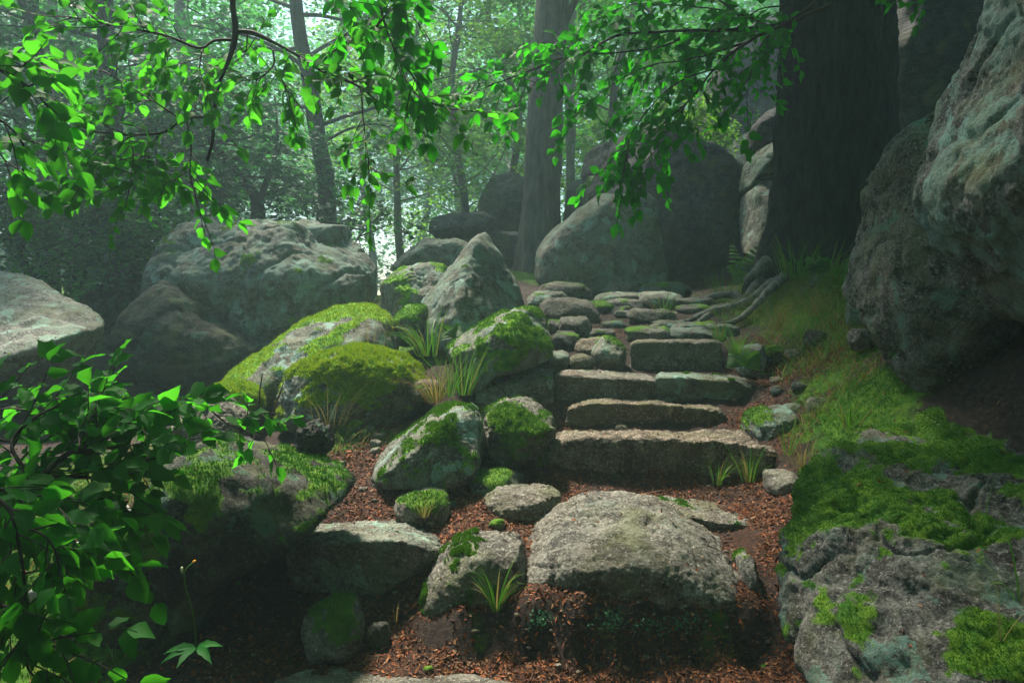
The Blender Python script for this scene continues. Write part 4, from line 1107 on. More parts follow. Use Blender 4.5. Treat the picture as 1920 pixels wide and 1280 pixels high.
def leafy_branch(label, paths, kind, leaf, seed, name='beech_branch', tw_sp=.07, tw_len=.2, nrm=(0, -.55, .65), jit=.55, group=None, leaf_gap=.030, sag=.5, nkeep=300, spread=1.0, pl=(0, -.8, .6)):
    """paths: (list of (column,row,distance), start radius, end radius, fraction from which it carries twigs)"""
    rng = np.random.default_rng(seed)
    e = empty(name, tuple(P(*paths[0][0][0])))
    tag(e, label, 'branch', group)
    leaves, twigs = [], []
    for rows, r0, r1, f0 in paths:
        c = resample([P(*q) for q in rows], .02)
        c = c + np.stack([gn(c * 9 + k * 31) * .006 for k in range(3)], 1)
        tv, tf = tube(c, np.linspace(r0, r1, len(c)), 7, r0 * .2)
        obj('bough' if r0 > .006 else 'twig', tv, tf, M['twig'], e)
        Lc = len(c)
        sign = 1
        i = int(f0 * Lc)
        stepn = max(1, int(tw_sp / .02))
        while i < Lc:
            tan = unit(c[min(i + 2, Lc - 1)] - c[max(i - 2, 0)])
            side = np.cross(tan, unit(np.array(pl) + rng.normal(size=3) * .35)) * sign
            d = unit(tan * rng.uniform(.3, .9) + side * rng.uniform(.4, 1.0) + rng.normal(size=3) * .25 * spread)
            if i >= Lc - stepn: d = unit(tan + rng.normal(size=3) * .1)
            ln = tw_len * rng.uniform(.45, 1.15)
            n = max(3, int(ln / leaf_gap))
            p = c[i].copy()
            pts = [p.copy()]
            s2 = rng.choice([-1, 1])
            for q in range(n):
                d = unit(d + np.array([0, 0, -sag * .09]) + rng.normal(size=3) * .07)
                p = p + d * ln / n
                pts.append(p.copy())
                nv = unit(np.array(nrm) + rng.normal(size=3) * jit)
                sd = unit(np.cross(d, nv)) * s2
                s2 = -s2
                ax = unit(d * .75 + sd * rng.uniform(.6, 1.1) + np.array([0, 0, -.28 * sag]) + rng.normal(size=3) * .15)
                leaves.append((p.copy(), ax, nv, leaf * rng.uniform(.45, 1.2)))
            leaves.append((p.copy(), unit(d + np.array([0, 0, -.25])), unit(np.array(nrm) + rng.normal(size=3) * jit), leaf * rng.uniform(.8, 1.1)))
            twigs.append(tube(np.array(pts), np.linspace(.0022, .0010, len(pts)), 4))
            sign = -sign
            i += max(1, int(stepn * rng.uniform(.6, 1.4)))
    if twigs:
        tv, tf = join_faces(twigs)
        o = obj('twigs', tv, tf, M['twig'], e)
        o['kind'] = 'stuff'
    camp = np.array([0, 0, CZ])
    def shown(l):
        q = l[0] - camp
        on = abs(q[0] / q[1] * F) < 980 and -60 < HY - q[2] / q[1] * F < 1300
        return (0 if on else 1, -l[3] / max(np.linalg.norm(q), .1))
    leaves.sort(key=shown)
    base = np.array(e.location)
    rest = []
    for q, (p, ax, nv, s) in enumerate(leaves):
        xv = unit(np.cross(ax, nv)); zv = np.cross(xv, ax)
        v = int(rng.integers(9))
        if q < nkeep:
            o = bpy.data.objects.new('leaf', LEAVES[kind][v])
            Mx = Matrix(((xv[0], ax[0], zv[0]), (xv[1], ax[1], zv[1]), (xv[2], ax[2], zv[2])))
            o.matrix_local = Matrix.Translation(Vector(p - base)) @ Mx.to_4x4() @ Matrix.Diagonal((s, s, s, 1))
            link(o, e)
        else:
            LV, LT = LEAF_ARR[kind][v]
            rest.append((p + s * (LV[:, :1] * xv + LV[:, 1:2] * ax + LV[:, 2:] * zv), LT))
    if rest:
        VV = np.concatenate([r[0] for r in rest])
        nb = len(rest[0][0])
        TT = np.concatenate([r[1] + nb * i for i, r in enumerate(rest)])
        o = obj('leaves', VV, TT, M['beech_leaf' if kind == 'beech' else 'beech_leaf_dark'], e)
        o['kind'] = 'stuff'
    return len(leaves)

OB = 'beech branches hanging over the path'
d_ = 2.75
def R_(rows, d0=d_, d1=None):
    d1 = d0 if d1 is None else d1
    n = len(rows)
    return [(x, y, d0 + (d1 - d0) * i / max(1, n - 1)) for i, (x, y) in enumerate(rows)]
NL = []
NL.append(leafy_branch('forked beech bough hanging straight down at upper left, translucent leaves', [
    (R_([(436, -60), (437, 0), (440, 62), (430, 112), (406, 185), (398, 262), (388, 302)]), .0135, .005, 2),
    (R_([(442, 60), (482, 64), (540, 92), (592, 126), (660, 155), (690, 176)], d_, 2.7), .0085, .003, .35),
    (R_([(436, 76), (400, 77), (378, 90), (330, 75), (280, 60), (200, 45), (125, 32)], d_, 2.6), .006, .002, .35),
    (R_([(397, 219), (350, 222), (302, 250), (240, 252), (190, 248), (130, 246)], d_, 2.65), .006, .002, .45),
    (R_([(340, 224), (280, 185), (222, 150), (190, 132)], d_, 2.85), .004, .0015, .3),
    (R_([(378, 92), (376, 140), (366, 192)], d_, 2.65), .003, .0015, .2),
    (R_([(312, 66), (310, 100), (290, 140)], d_, 2.85), .0025, .0012, .2),
    (R_([(240, 256), (250, 300), (243, 350)], d_, 2.6), .003, .0012, .2),
    (R_([(350, 226), (358, 280), (355, 330), (368, 380)], d_, 2.7), .003, .0012, .35),
    (R_([(195, 250), (180, 300), (160, 330)], d_, 2.6), .0025, .0012, .1),
    (R_([(462, 66), (462, 90), (448, 112)], d_, 2.9), .003, .0012, .3),
    (R_([(512, 92), (513, 125), (480, 150), (432, 152)], d_, 2.9), .004, .0015, .3),
    (R_([(513, 125), (535, 165), (548, 205)], d_, 2.8), .003, .0012, .2),
    (R_([(592, 124), (640, 86), (692, 62), (715, 40)], d_, 2.6), .004, .0018, .35),
    (R_([(675, 168), (680, 215), (688, 270), (696, 325)], d_, 2.75), .003, .0013, .35),
    (R_([(662, 152), (700, 141), (728, 142), (770, 172), (800, 190), (850, 205)], d_, 2.8), .0035, .0014, .4),
    (R_([(300, 250), (270, 290), (300, 330)], d_, 2.7), .0025, .0012, .1)],
    'beech', .058, 101, group=OB, tw_sp=.027, tw_len=.20, sag=.22, pl=(0, -.6, .8), nrm=(0, -.5, .75)))
NL.append(leafy_branch('dense dark leaf cluster drooping from the top edge, left of the straight trunk', [
    (R_([(690, -60), (710, 0), (720, 40), (740, 90), (765, 130), (790, 170)], 2.6, 2.75), .006, .002, .2),
    (R_([(715, 20), (770, 30), (800, 60)], 2.6), .003, .0015, .1),
    (R_([(725, 50), (690, 60), (650, 80)], 2.6, 2.7), .003, .0015, .2),
    (R_([(745, 95), (760, 150), (775, 195)], 2.7), .003, .0015, .1),
    (R_([(660, -40), (665, 10), (680, 40)], 2.6, 2.5), .003, .0015, .2)], 'dark', .068, 102, group=OB, tw_sp=.045, tw_len=.16))
NL.append(leafy_branch('big leaved branch tip entering from the far left edge', [
    (R_([(-80, 120), (0, 130), (50, 160), (90, 200), (110, 240)], 1.95, 2.1), .005, .0018, .1),
    (R_([(-60, 200), (10, 230), (45, 280), (40, 320)], 1.95, 2.05), .004, .0016, .1),
    (R_([(-60, 80), (20, 110), (80, 120)], 1.95, 2.2), .003, .0015, .1),
    (R_([(-60, 260), (0, 290), (20, 330)], 2.0), .003, .0015, .1)], 'beech', .068, 103, group=OB, tw_sp=.05, tw_len=.14))
NL.append(leafy_branch('long beech branch reaching left across the straight trunk', [
    (R_([(1560, 10), (1480, 40), (1400, 55), (1300, 58), (1165, 66), (1090, 102), (1040, 115), (985, 136), (930, 156), (868, 182)], 4.3, 4.4), .012, .003, .12),
    (R_([(1300, 58), (1230, 90), (1080, 106), (1040, 130), (1000, 160), (955, 210)], 4.3, 4.25), .006, .0018, .2),
    (R_([(1440, 48), (1360, 20), (1260, 10), (1180, 10), (1110, 40)], 4.35, 4.5), .006, .0018, .1),
    (R_([(1090, 100), (1030, 80), (985, 85)], 4.35, 4.4), .003, .0014, .1),
    (R_([(1400, 40), (1330, -10), (1230, -40)], 4.3, 4.6), .006, .0018, .1)], 'dark', .072, 104, group=OB, tw_sp=.075, tw_len=.27, nrm=(0, -.35, .8), sag=.8))
NL.append(leafy_branch('fan of drooping beech sprays hanging in front of the dark boulder', [
    (R_([(1560, -20), (1480, 40), (1400, 80), (1340, 130), (1290, 190), (1240, 235), (1190, 270), (1150, 320)], 4.2, 4.1), .010, .002, .12),
    (R_([(1400, 80), (1300, 110), (1200, 130), (1110, 190), (1070, 230)], 4.2, 4.3), .006, .0018, .1),
    (R_([(1340, 130), (1280, 150), (1220, 200), (1180, 260), (1170, 320)], 4.15, 4.0), .005, .0016, .2),
    (R_([(1470, 40), (1430, 80), (1410, 130), (1400, 190)], 4.2, 4.0), .005, .0016, .2),
    (R_([(1290, 190), (1240, 260), (1210, 320)], 4.1, 4.0), .004, .0014, .1),
    (R_([(1480, 10), (1420, 20), (1360, 70), (1310, 90)], 4.2, 4.4), .005, .0016, .1),
    (R_([(1500, 60), (1470, 90), (1440, 110)], 4.1), .004, .0014, .1)], 'dark', .072, 105, group=OB, tw_sp=.07, tw_len=.27, nrm=(0, -.35, .8), sag=.9))
NL.append(leafy_branch('small leafy twig at the top edge right of the massive trunk', [
    (R_([(1780, -40), (1720, -10), (1670, 5)], 4.2), .004, .0015, .2)], 'dark', .07, 106, group=OB, tw_sp=.07, tw_len=.15))
# leafy bush at lower left
NL.append(leafy_branch('low beech bough arching over the ground at lower left, glossy leaves', [
    (R_([(-120, 1017), (0, 907), (60, 902), (100, 872), (131, 847), (170, 847), (197, 827), (232, 802), (271, 792), (318, 772)], 1.75, 2.0), .011, .002, .08),
    (R_([(150, 842), (150, 812), (162, 802), (217, 797), (256, 782)], 1.8, 2.05), .004, .0015, .1),
    (R_([(60, 902), (20, 837), (60, 787), (123, 757), (178, 752)], 1.8, 1.95), .006, .0018, .1),
    (R_([(100, 892), (162, 895), (224, 892), (279, 857), (318, 817)], 1.8, 2.1), .006, .0018, .1),
    (R_([(-100, 987), (0, 917), (50, 957), (60, 1007), (80, 1032)], 1.75, 1.6), .006, .0018, .05),
    (R_([(170, 895), (178, 927), (205, 962), (217, 997)], 1.85, 1.95), .003, .0013, .1),
    (R_([(50, 957), (115, 947), (162, 987), (201, 1017)], 1.7, 1.75), .004, .0014, .1),
    (R_([(0, 837), (-20, 777), (60, 757)], 1.85, 2.0), .004, .0014, .1),
    (R_([(123, 857), (178, 777), (232, 747), (279, 747)], 1.9, 2.2), .004, .0014, .3)], 'beech', .066, 107, name='beech_bough', group=None, tw_sp=.038, tw_len=.19, nrm=(-.15, -.5, .8), jit=.42, pl=(0, -.25, 1.0), sag=.35))
NL.append(leafy_branch('hanging leafy shoots in the shadowed bottom left corner', [
    (R_([(-60, 900), (20, 960), (40, 1050), (50, 1130), (70, 1180)], 1.55, 1.5), .005, .0018, .05),
    (R_([(30, 980), (90, 1010), (110, 1070), (95, 1130)], 1.55, 1.5), .003, .0014, .05),
    (R_([(-20, 1100), (30, 1180), (60, 1260), (120, 1290)], 1.5, 1.5), .005, .0016, .1),
    (R_([(40, 1190), (100, 1210), (150, 1230)], 1.5, 1.5), .003, .0014, .1)], 'beech', .062, 108, group=None, tw_sp=.04, tw_len=.15, nrm=(0, -.6, .6), jit=.45, sag=.8))
NL.append(leafy_branch('thin leafy twig reaching over the crest of the dark rock', [
    (R_([(360, 745), (402, 775), (440, 800), (480, 812), (520, 800)], 2.5, 2.7), .0035, .0014, .15),
    (R_([(480, 812), (500, 830), (505, 850)], 2.65), .002, .001, .1),
    (R_([(440, 800), (470, 775), (530, 775)], 2.6, 2.7), .002, .001, .1)], 'beech', .060, 109, group=None, tw_sp=.08, tw_len=.10, nrm=(0, -.3, .9), jit=.35, sag=.4))
print('leaves', NL)

# unseen leaf sprays added overhead to shade the near end of the path
rg = np.random.default_rng(9)
n = 5800
cx_ = rg.uniform(-10, 10, n); cy_ = rg.uniform(-10, 7.4, n)
C = np.stack([cx_, cy_, 5.2 + .05 * np.abs(cx_) + rg.random(n) * 2.6], 1)
C = C[(fbm(C * .5, 2) > -.30) & (C[:, 1] < 1.4 + 5.6 * sstep(-1.0, .3, C[:, 0]))]
V, T = spray_leaves(C, rg.normal(size=(len(C), 3)) * np.array([1, 1, .15]), .6, 15, .16, rg, .2, .06)
o = obj('shade_canopy', V, T, M['crown_leaf'], None, (0, 0, 6), smooth=False)
tag(o, 'unseen beech foliage added overhead to shade the near end of the path', None, None, 'stuff')
# ------------------------------------------------------------------ ground cover
def gnorm(x, y, h=.03):
    zx = (gz(x + h, y) - gz(x - h, y)) / (2 * h)
    zy = (gz(x, y + h) - gz(x, y - h)) / (2 * h)
    return unit(np.stack([-zx, -zy, np.ones_like(zx)], 1))

def flakes(p, n, size, rng, tilt=.6):
    k = len(p)
    nv = unit(n + rng.normal(size=(k, 3)) * tilt)
    a = unit(np.cross(nv, rng.normal(size=(k, 3))))
    b = np.cross(nv, a)
    L = size * rng.uniform(.5, 1.5, (k, 1)) * .5
    W = L * rng.uniform(.10, .5, (k, 1))
    c = L * rng.uniform(-.1, .5, (k, 1))
    p = p + nv * size * .12
    V = np.stack([p - a * L, p + b * W + nv * c * .6, p + a * L + nv * c * .3, p - b * W + nv * c * .5], 1).reshape(-1, 3)
    i = np.arange(k)[:, None] * 4
    T = np.concatenate([i + np.array([0, 1, 2]), i + np.array([0, 2, 3])], 1).reshape(-1, 3)
    return V, T

rg = np.random.default_rng(77)
wl_ = np.clip(g_lit, .06 * flat, None) * (fx > -4) * (fx < 4.5) * (fy > 2.2) * (fy < 11)
wl_ = wl_ * sstep(-.35, .25, fbm(np.stack([fx * 3.1, fy * 3.1, 0 * fx], 1), 3) + g_lit * .6)
wl_ = wl_ * np.clip(4.2 / np.maximum(fy, 2.5), .25, 1.3)
p, n = sample_surface(GV, GT, wl_, 85000, rg)
keep = sstep(-.2, .2, p[:, 1]) > 0
for ro, RV, RT, mm in ROCKS:
    if ro['category'] not in ('step stone', 'stone', 'boulder') or RV[:, 1].mean() > 7.5 or RV[:, 2].min() > 2.2: continue
    rn = vert_normals(RV, RT)
    w = sstep(.72, .95, rn[:, 2]) * sstep(-.1, .5, fbm(RV * 5 + 3, 3))
    area = w.mean() * np.prod(np.ptp(RV, axis=0)[:2])
    k = int(area * (2600 if ro['category'] == 'step stone' else 800))
    if k > 3 and k < 4000:
        p2, n2 = sample_surface(RV, RT, w, k, rg)
        p = np.concatenate([p, p2]); n = np.concatenate([n, n2])
V, T = flakes(p, n, .021, rg)
o = obj('leaf_litter', V, T, M['litter'], None, (0, 4, .3), smooth=False)
tag(o, 'reddish brown leaf litter strewn between the stones', None, None, 'stuff')
# larger dry leaves
p, n = sample_surface(GV, GT, wl_, 1500, rg)
V, T = flakes(p, n, .036, rg, .5)
o = obj('fallen_leaves', V, T, M['litter'], None, (0, 4, .3), smooth=False)
tag(o, 'larger dry brown leaves lying on the litter', None, None, 'stuff')
# moss carpet on the soil
wm = np.where(g_moss > .35, g_moss, 0) * (fy < 11) * (fy > 2.3) * (fx > -4) * (fx < 5)
wm = wm * np.clip(4.5 / np.maximum(fy, 2.5), .3, 1.2) * sstep(-.5, .2, fbm(np.stack([fx * 2.6, fy * 2.6, 0 * fx + 4], 1), 3) + g_moss * .5)
p, n = sample_surface(GV, GT, wm, 90000, rg)
V, T = blades_flat(p, n, .018, .006, rg)
o = obj('moss_carpet', V, T, M['moss_green'], None, (1, 5, .5), smooth=False)
tag(o, 'bright green moss carpet on the bank', None, None, 'stuff')
# pebbles
p, n = sample_surface(GV, GT, (fy > 2.4) * (fy < 9) * (np.abs(fx - .25) < 1.5) * 1.0, 1500, rg)
iv, it = ico(1)
s = .004 + .012 * rg.random((len(p), 1)) ** 3
V = (p[:, None] + iv[None] * s[:, None] * np.array([1.2, 1, .7]) * rg.uniform(.8, 1.2, (len(p), len(iv), 1))).reshape(-1, 3)
T = (it[None] + (np.arange(len(p)) * len(iv))[:, None, None]).reshape(-1, 3)
o = obj('gravel', V, T, M['granite_step'], None, (0, 4, .3))
tag(o, 'small pebbles scattered on the bare earth', None, None, 'stuff')

p, n = sample_surface(GV, GT, wl_, 320, rg)
it_ = []
for q, m in zip(p, n):
    a = rg.random() * 6.28; L = rg.uniform(.03, .13)
    dv = np.array([math.cos(a), math.sin(a), 0]); dv = unit(dv - m * (dv @ m) + m * rg.uniform(-.05, .2))
    sd = np.cross(dv, m) * L * rg.uniform(-.15, .15)
    it_.append(tube([q + m * .006, q + dv * L * .5 + sd + m * .008, q + dv * L + m * .008], [.0016, .0014, .0008], 4))
V, Fc = join_faces(it_)
o = obj('twig_litter', V, Fc, M['chip'], None, (0, 4, .3))
tag(o, 'thin dead twigs strewn over the litter', None, None, 'stuff')

# ------------------------------------------------------------------ grass
def blade_strip(p, d, up, ln, wd, droop, rng, seg=5):
    pts = []
    v = unit(np.array(up, float) * rng.uniform(.8, 1.2) + d * .45)
    q = np.array(p, float)
    sd = unit(np.cross(v, [0, 0, 1.0]) + rng.normal(size=3) * .15)
    V = []
    for i in range(seg + 1):
        t = i / seg
        w = wd * (1 - t) ** .7 * (.55 + .45 * min(1, t * 4)) * .5
        V += [q - sd * w, q + sd * w]
        v = unit(v + (d * .35 - np.array([0, 0, 1.0])) * droop * (1.6 / seg) * (.4 + t))
        q = q + v * ln / seg
    Fc = [(2 * i, 2 * i + 1, 2 * i + 3, 2 * i + 2) for i in range(seg)]
    return np.array(V), Fc

def on_ground(px, d):
    x = X(px, d)
    return np.array([x, d, float(gz(x, d)[0])])

def tuft(label, at, n, ln, wd, mat='grass', droop=.5, spread=.03, parts=True, seed=None, lean=(0, 0), group='grass tufts beside the steps', cat='grass tuft', name='grass_tuft'):
    rng = np.random.default_rng(seed or hash_(label))
    n = int(n * 1.8) if n > 8 else n
    wd = wd * .85
    ln = ln * 1.22
    e = empty(name, tuple(at))
    tag(e, label, cat, group)
    rest = []
    for i in range(n):
        a = rng.random() * 2 * math.pi
        d = np.array([math.cos(a), math.sin(a), 0]) * rng.uniform(.3, 1) + np.array([*lean, 0])
        p = at + np.array([math.cos(a), math.sin(a), 0]) * spread * rng.random() - np.array([0, 0, .01])
        V, Fc = blade_strip(p, d, (0, 0, 1), ln * rng.uniform(.5, 1.15), wd * rng.uniform(.7, 1.2), droop * rng.uniform(.5, 1.4), rng)
        if parts and i < 40:
            obj('blade', V, Fc, M[mat if rng.random() < .82 else 'grass_dry'], e)
        else:
            rest.append((V, Fc))
    if rest:
        V, Fc = join_faces(rest)
        o = obj('blades', V, Fc, M[mat], e)
        o['kind'] = 'stuff'
    return e

def A(px, py, d):
    return P(px, py, d)
tuft('arching grass tuft rooted in the earth face below the wedge and the domed stone', A(930, 1142, 3.08), 15, .20, .010, droop=.75, spread=.012)
tuft('thin grass tuft at the left foot of the tallest riser, right of the litter corner', A(1345, 905, 4.28), 16, .17, .008, droop=.7, spread=.03)
tuft('broad bladed grass tuft under the right end of the tallest riser', A(1405, 900, 4.26), 14, .20, .010, droop=.6, spread=.04)
tuft('short bright grass tuft at the foot of the streaked boulder', A(838, 918, 4.0), 26, .13, .007, droop=.6, spread=.05)
tuft('sparse grass at the foot of the low streaked boulder, left of the bright tuft', A(800, 908, 4.0), 12, .10, .006, 'grass_dry', .5, .04)
tuft('long green grass tuft hanging over the thickly mossed boulder', A(800, 665, 5.55), 34, .36, .010, droop=.9, spread=.08, lean=(-.35, -.2))
tuft('upright grass tuft in front of the elongated boulder', A(868, 738, 4.98), 22, .34, .010, droop=.4, spread=.06)
tuft('yellow based grass tuft at the foot of the thickly mossed boulder', A(815, 752, 4.85), 34, .26, .010, 'grass_dry', .75, .06, lean=(-.3, -.2))
tuft('bright grass tuft between the upright and the yellow based one', A(842, 742, 4.9), 20, .28, .010, droop=.5, spread=.04)
tuft('lush grass tuft right of the fourth riser', A(1385, 672, 5.62), 36, .24, .009, droop=.7, spread=.06)
tuft('small grass tuft beside the lush one above the topmost riser', A(1350, 636, 6.3), 22, .20, .009, droop=.6, spread=.06)
tuft('dry straw coloured grass tuft hanging down the bank', A(1455, 618, 5.9), 34, .32, .008, 'grass_dry', 1.0, .07, lean=(-.2, -.5))
tuft('grass tuft growing among the roots on the path', A(1240, 592, 7.3), 20, .22, .011, droop=.6, spread=.12)
tuft('grass clump at the near root of the massive trunk', A(1355, 562, 8.4), 36, .36, .012, droop=.5, spread=.2)
tuft('tall grass clump at the foot of the massive trunk', A(1490, 520, 7.6), 40, .42, .012, droop=.7, spread=.2)
tuft('tall grass clump right of the one at the foot of the massive trunk', A(1545, 525, 7.3), 30, .36, .012, droop=.7, spread=.2)
tuft('dry grass clump in the middle of the mossy bank', A(1530, 590, 6.4), 34, .24, .009, 'grass_dry', .8, .12)
tuft('green grass clump on the bank above the grey stones', A(1500, 632, 6.0), 36, .20, .009, droop=.8, spread=.15)
tuft('thin grass beside the pale green mossy stone', A(1478, 850, 4.35), 12, .26, .009, droop=.5, spread=.04, lean=(.2, -.1))
tuft('loose grass at the left edge of the mossy ledge', A(1500, 880, 3.9), 20, .20, .007, 'grass_dry', .8, .06, lean=(-.4, -.2))
tuft('grass hanging from the moss below the overhang', A(1590, 800, 4.1), 28, .20, .008, droop=1.0, spread=.08, lean=(-.3, -.3))
tuft('broad grass blades rising from the mossy ledge near the right edge', A(1840, 985, 2.52), 4, .24, .010, droop=.8, spread=.02)
tuft('arching grass blades low on the mossy ledge at the right edge', A(1905, 1120, 2.05), 7, .24, .010, droop=.8, spread=.03, lean=(-.5, 0))
tuft('pale dry stems at the right edge of the ledge', A(1880, 1195, 2.12), 4, .2, .005, 'grass_dry', .4, .02, lean=(.4, 0))
tuft('faint seeding grass stems on the long sloping boulder', A(690, 655, 5.3), 12, .42, .004, 'grass_dry', .35, .15)
tuft('thin bent grass stems in front of the thickly mossed boulder', A(615, 795, 4.65), 9, .32, .005, 'grass_dry', .8, .10)
tuft('straw stems leaning from the litter by the lone round stone', A(742, 1160, 3.08), 3, .10, .004, 'grass_dry', .2, .01)
tuft('tiny grass tuft on the round mossy stone', A(795, 965, 3.66), 14, .10, .005, 'grass_dry', .6, .03)
tuft('tiny grass sprig at the left end of the tallest riser', A(1012, 872, 4.36), 14, .09, .005, droop=.6, spread=.03)

# short mixed grass over the bank (nobody could count it)
wgr = blob_mask(fx, fy, [(1500, 7.2, .6, 1), (1560, 5.4, .3, .9), (1480, 5.9, .25, .8), (1580, 6.8, .6, 1), (1450, 7.8, .4, 1), (1620, 5.8, .4, .8), (1530, 6.0, .35, .8), (1420, 8.4, .5, .7), (1600, 4.6, .25, .5), (1540, 4.6, .2, .4), (60, 3.2, .6, .5), (250, 4.3, .5, .5), (640, 4.7, .2, .5)])
wgr = np.where(wgr > .15, wgr, 0)
p, n = sample_surface(GV, GT, wgr, 11000, rg)
items = [blade_strip(q, unit(np.append(rg.normal(size=2), 0)), (0, 0, 1), rg.uniform(.06, .21), .006, rg.uniform(.5, 1.2), rg, 3) for q in p]
half = len(items) // 2
for nm, part, mt in (('grass', items[:half], 'grass'), ('dry_grass', items[half:], 'grass_dry')):
    V, Fc = join_faces(part)
    o = obj(nm, V, Fc, M[mt], None, (1.5, 6, .6))
    tag(o, 'short green grass mixed through the mossy bank' if nm == 'grass' else 'short straw coloured grass mixed through the mossy bank', None, None, 'stuff')

# ------------------------------------------------------------------ small plants
def broad_leaf(p, ax, nv, ln, wd, droop=.3, teeth=.0, seg=7):
    ax = unit(ax); sx = unit(np.cross(ax, nv)); nv = np.cross(sx, ax)
    V = []
    for i in range(seg + 1):
        t = i / seg
        w = wd * math.sin(math.pi * min(1, t ** .8 * .97 + .03)) * .5 * (1 + teeth * (1 if i % 2 else -1))
        c = p + ax * ln * t - np.array([0, 0, 1]) * droop * ln * t * t
        V += [c - sx * w + nv * w * .35, c, c + sx * w + nv * w * .35]
    Fc = []
    for i in range(seg):
        for q in (0, 1):
            a = i * 3 + q
            Fc.append((a, a + 1, a + 4, a + 3))
    return np.array(V), Fc

rg2 = np.random.default_rng(12)
b = A(368, 1215, 2.6)
e = empty('wild_herb', tuple(b)); tag(e, 'small herb with toothed leaves and one orange flower stalk before the dark rock', 'plant')
for a, l in ((2.9, .12), (3.7, .12), (4.6, .12), (5.4, .11), (.9, .11), (.2, .06)):
    V, Fc = broad_leaf(b, (math.cos(a), math.sin(a) * .35 - .25, .35 if a < 3 else .18), (0, -.45, .9), l, .032, .45, .12)
    obj('leaf', V, Fc, M['beech_leaf_dark'], e)
stem = resample([b, A(362, 1150, 2.58), A(348, 1100, 2.57), A(346, 1070, 2.57), A(362, 1054, 2.57)], .02)
tv, tf = tube(stem, .0018, 5); obj('stem', tv, tf, M['grass'], e)
tv, tf = tube([stem[-1], stem[-1] + np.array([.004, 0, .004]), stem[-1] + np.array([.009, 0, .007])], [.003, .005, .003], 6); obj('flower', tv, tf, M['flower'], e)
tv, tf = tube([A(342, 1074, 2.57), A(341, 1068, 2.57), A(341, 1062, 2.57)], [.002, .005, .003], 6); obj('bud', tv, tf, M['seed_head'], e)

def fern(label, foot, ln, seed, name='fern', up=(0, 0, 1), n=3, wd=.08):
    rng = np.random.default_rng(seed)
    e = empty(name, tuple(foot)); tag(e, label, 'plant')
    for k in range(n):
        a = rng.random() * 6.28
        d = unit(np.array(up, float) + np.array([math.cos(a), math.sin(a), 0]) * .5)
        pts = resample([foot, foot + d * ln * .5, foot + d * ln * .9 + np.array([math.cos(a), math.sin(a), -.3]) * ln * .15], ln / 9)
        tv, tf = tube(pts, .003, 4); obj('stem', tv, tf, M['grass'], e)
        for i in range(2, len(pts)):
            for s in (-1, 1):
                t = unit(pts[i] - pts[i - 1])
                sd = unit(np.cross(t, [0, -1, .3])) * s
                V, Fc = broad_leaf(pts[i], sd + t * .5, unit(np.array([0, -.7, .7])), wd * (1.2 - i / len(pts)), wd * .38, .3, .08, 4)
                obj('leaf', V, Fc, M['crown_leaf_bright'], e)
fern('light green seedling with paired leaves against the rock pillar', A(1385, 535, 8.6), .62, 3, 'seedling', n=2, wd=.15)
fern('pale seedling at the left of the massive trunk roots', A(1400, 545, 8.4), .35, 4, 'seedling', n=2, wd=.13)
fern('small bright seedling between the pointed boulder and the elongated one', A(852, 642, 5.75), .17, 5, 'seedling', n=3, wd=.10)
fern('tiny sprig on the seam between the streaked and knobbly boulders', A(890, 775, 4.3), .07, 6, 'seedling', n=3, wd=.04)
fern('green seedling on the grassy bank near the massive trunk', A(1525, 520, 7.2), .22, 7, 'seedling', n=3, wd=.12)
fern('withered leafy seedling beside the grey stone right of the fourth riser', A(1392, 698, 5.5), .18, 8, 'seedling', n=3, wd=.12)

# seed head of a grass stem in front of the overhang
e = empty('seeding_grass', tuple(A(1830, 860, 2.9))); tag(e, 'single grass stem with a pale seed head in front of the dark overhang', 'grass')
st = resample([A(1860, 880, 2.95), A(1810, 832, 2.9), A(1775, 800, 2.88), A(1742, 780, 2.86), A(1706, 760, 2.86)], .02)
tv, tf = tube(st, np.linspace(.0022, .0009, len(st)), 5); obj('stem', tv, tf, M['grass'], e)
it_ = []
for i in range(len(st) - 8, len(st)):
    for s in (-1, 1):
        q = st[i] + np.array([s * .002, 0, .004 * s])
        it_.append(tube([q, q + np.array([-.004, 0, s * .004]), q + np.array([-.008, 0, s * .005])], [.0008, .0018, .0004], 5))
V, Fc = join_faces(it_); obj('seed_head', V, Fc, M['seed_head'], e)

# clover like clumps on the earth face
for i, (px, py, w) in enumerate([(1140, 1158, 46), (1215, 1165, 60), (1285, 1160, 40), (1010, 1155, 26)]):
    at = A(px, py, 3.06)
    k = 160
    q = at + rg2.normal(size=(k, 3)) * np.array([w / F * 3.1 * .4, .02, .022])
    q[:, 1] -= .03
    V, T = flakes(q, np.tile([0, -.8, .5], (k, 1)), .013, rg2, .6)
    o = empty('liverwort', tuple(at))
    lw = obj('leaves', V, T, M['lichen_clump'], o, smooth=False)
    lw['kind'] = 'stuff'
    tag(o, ['small green clump clinging to the earth face under the middle of the domed stone', 'wide green clump clinging to the earth face right of the small one', 'green clump nearest the right end of the earth face', 'tiny green clump right of the arching grass'][i], 'plant', 'green clumps on the earth face')

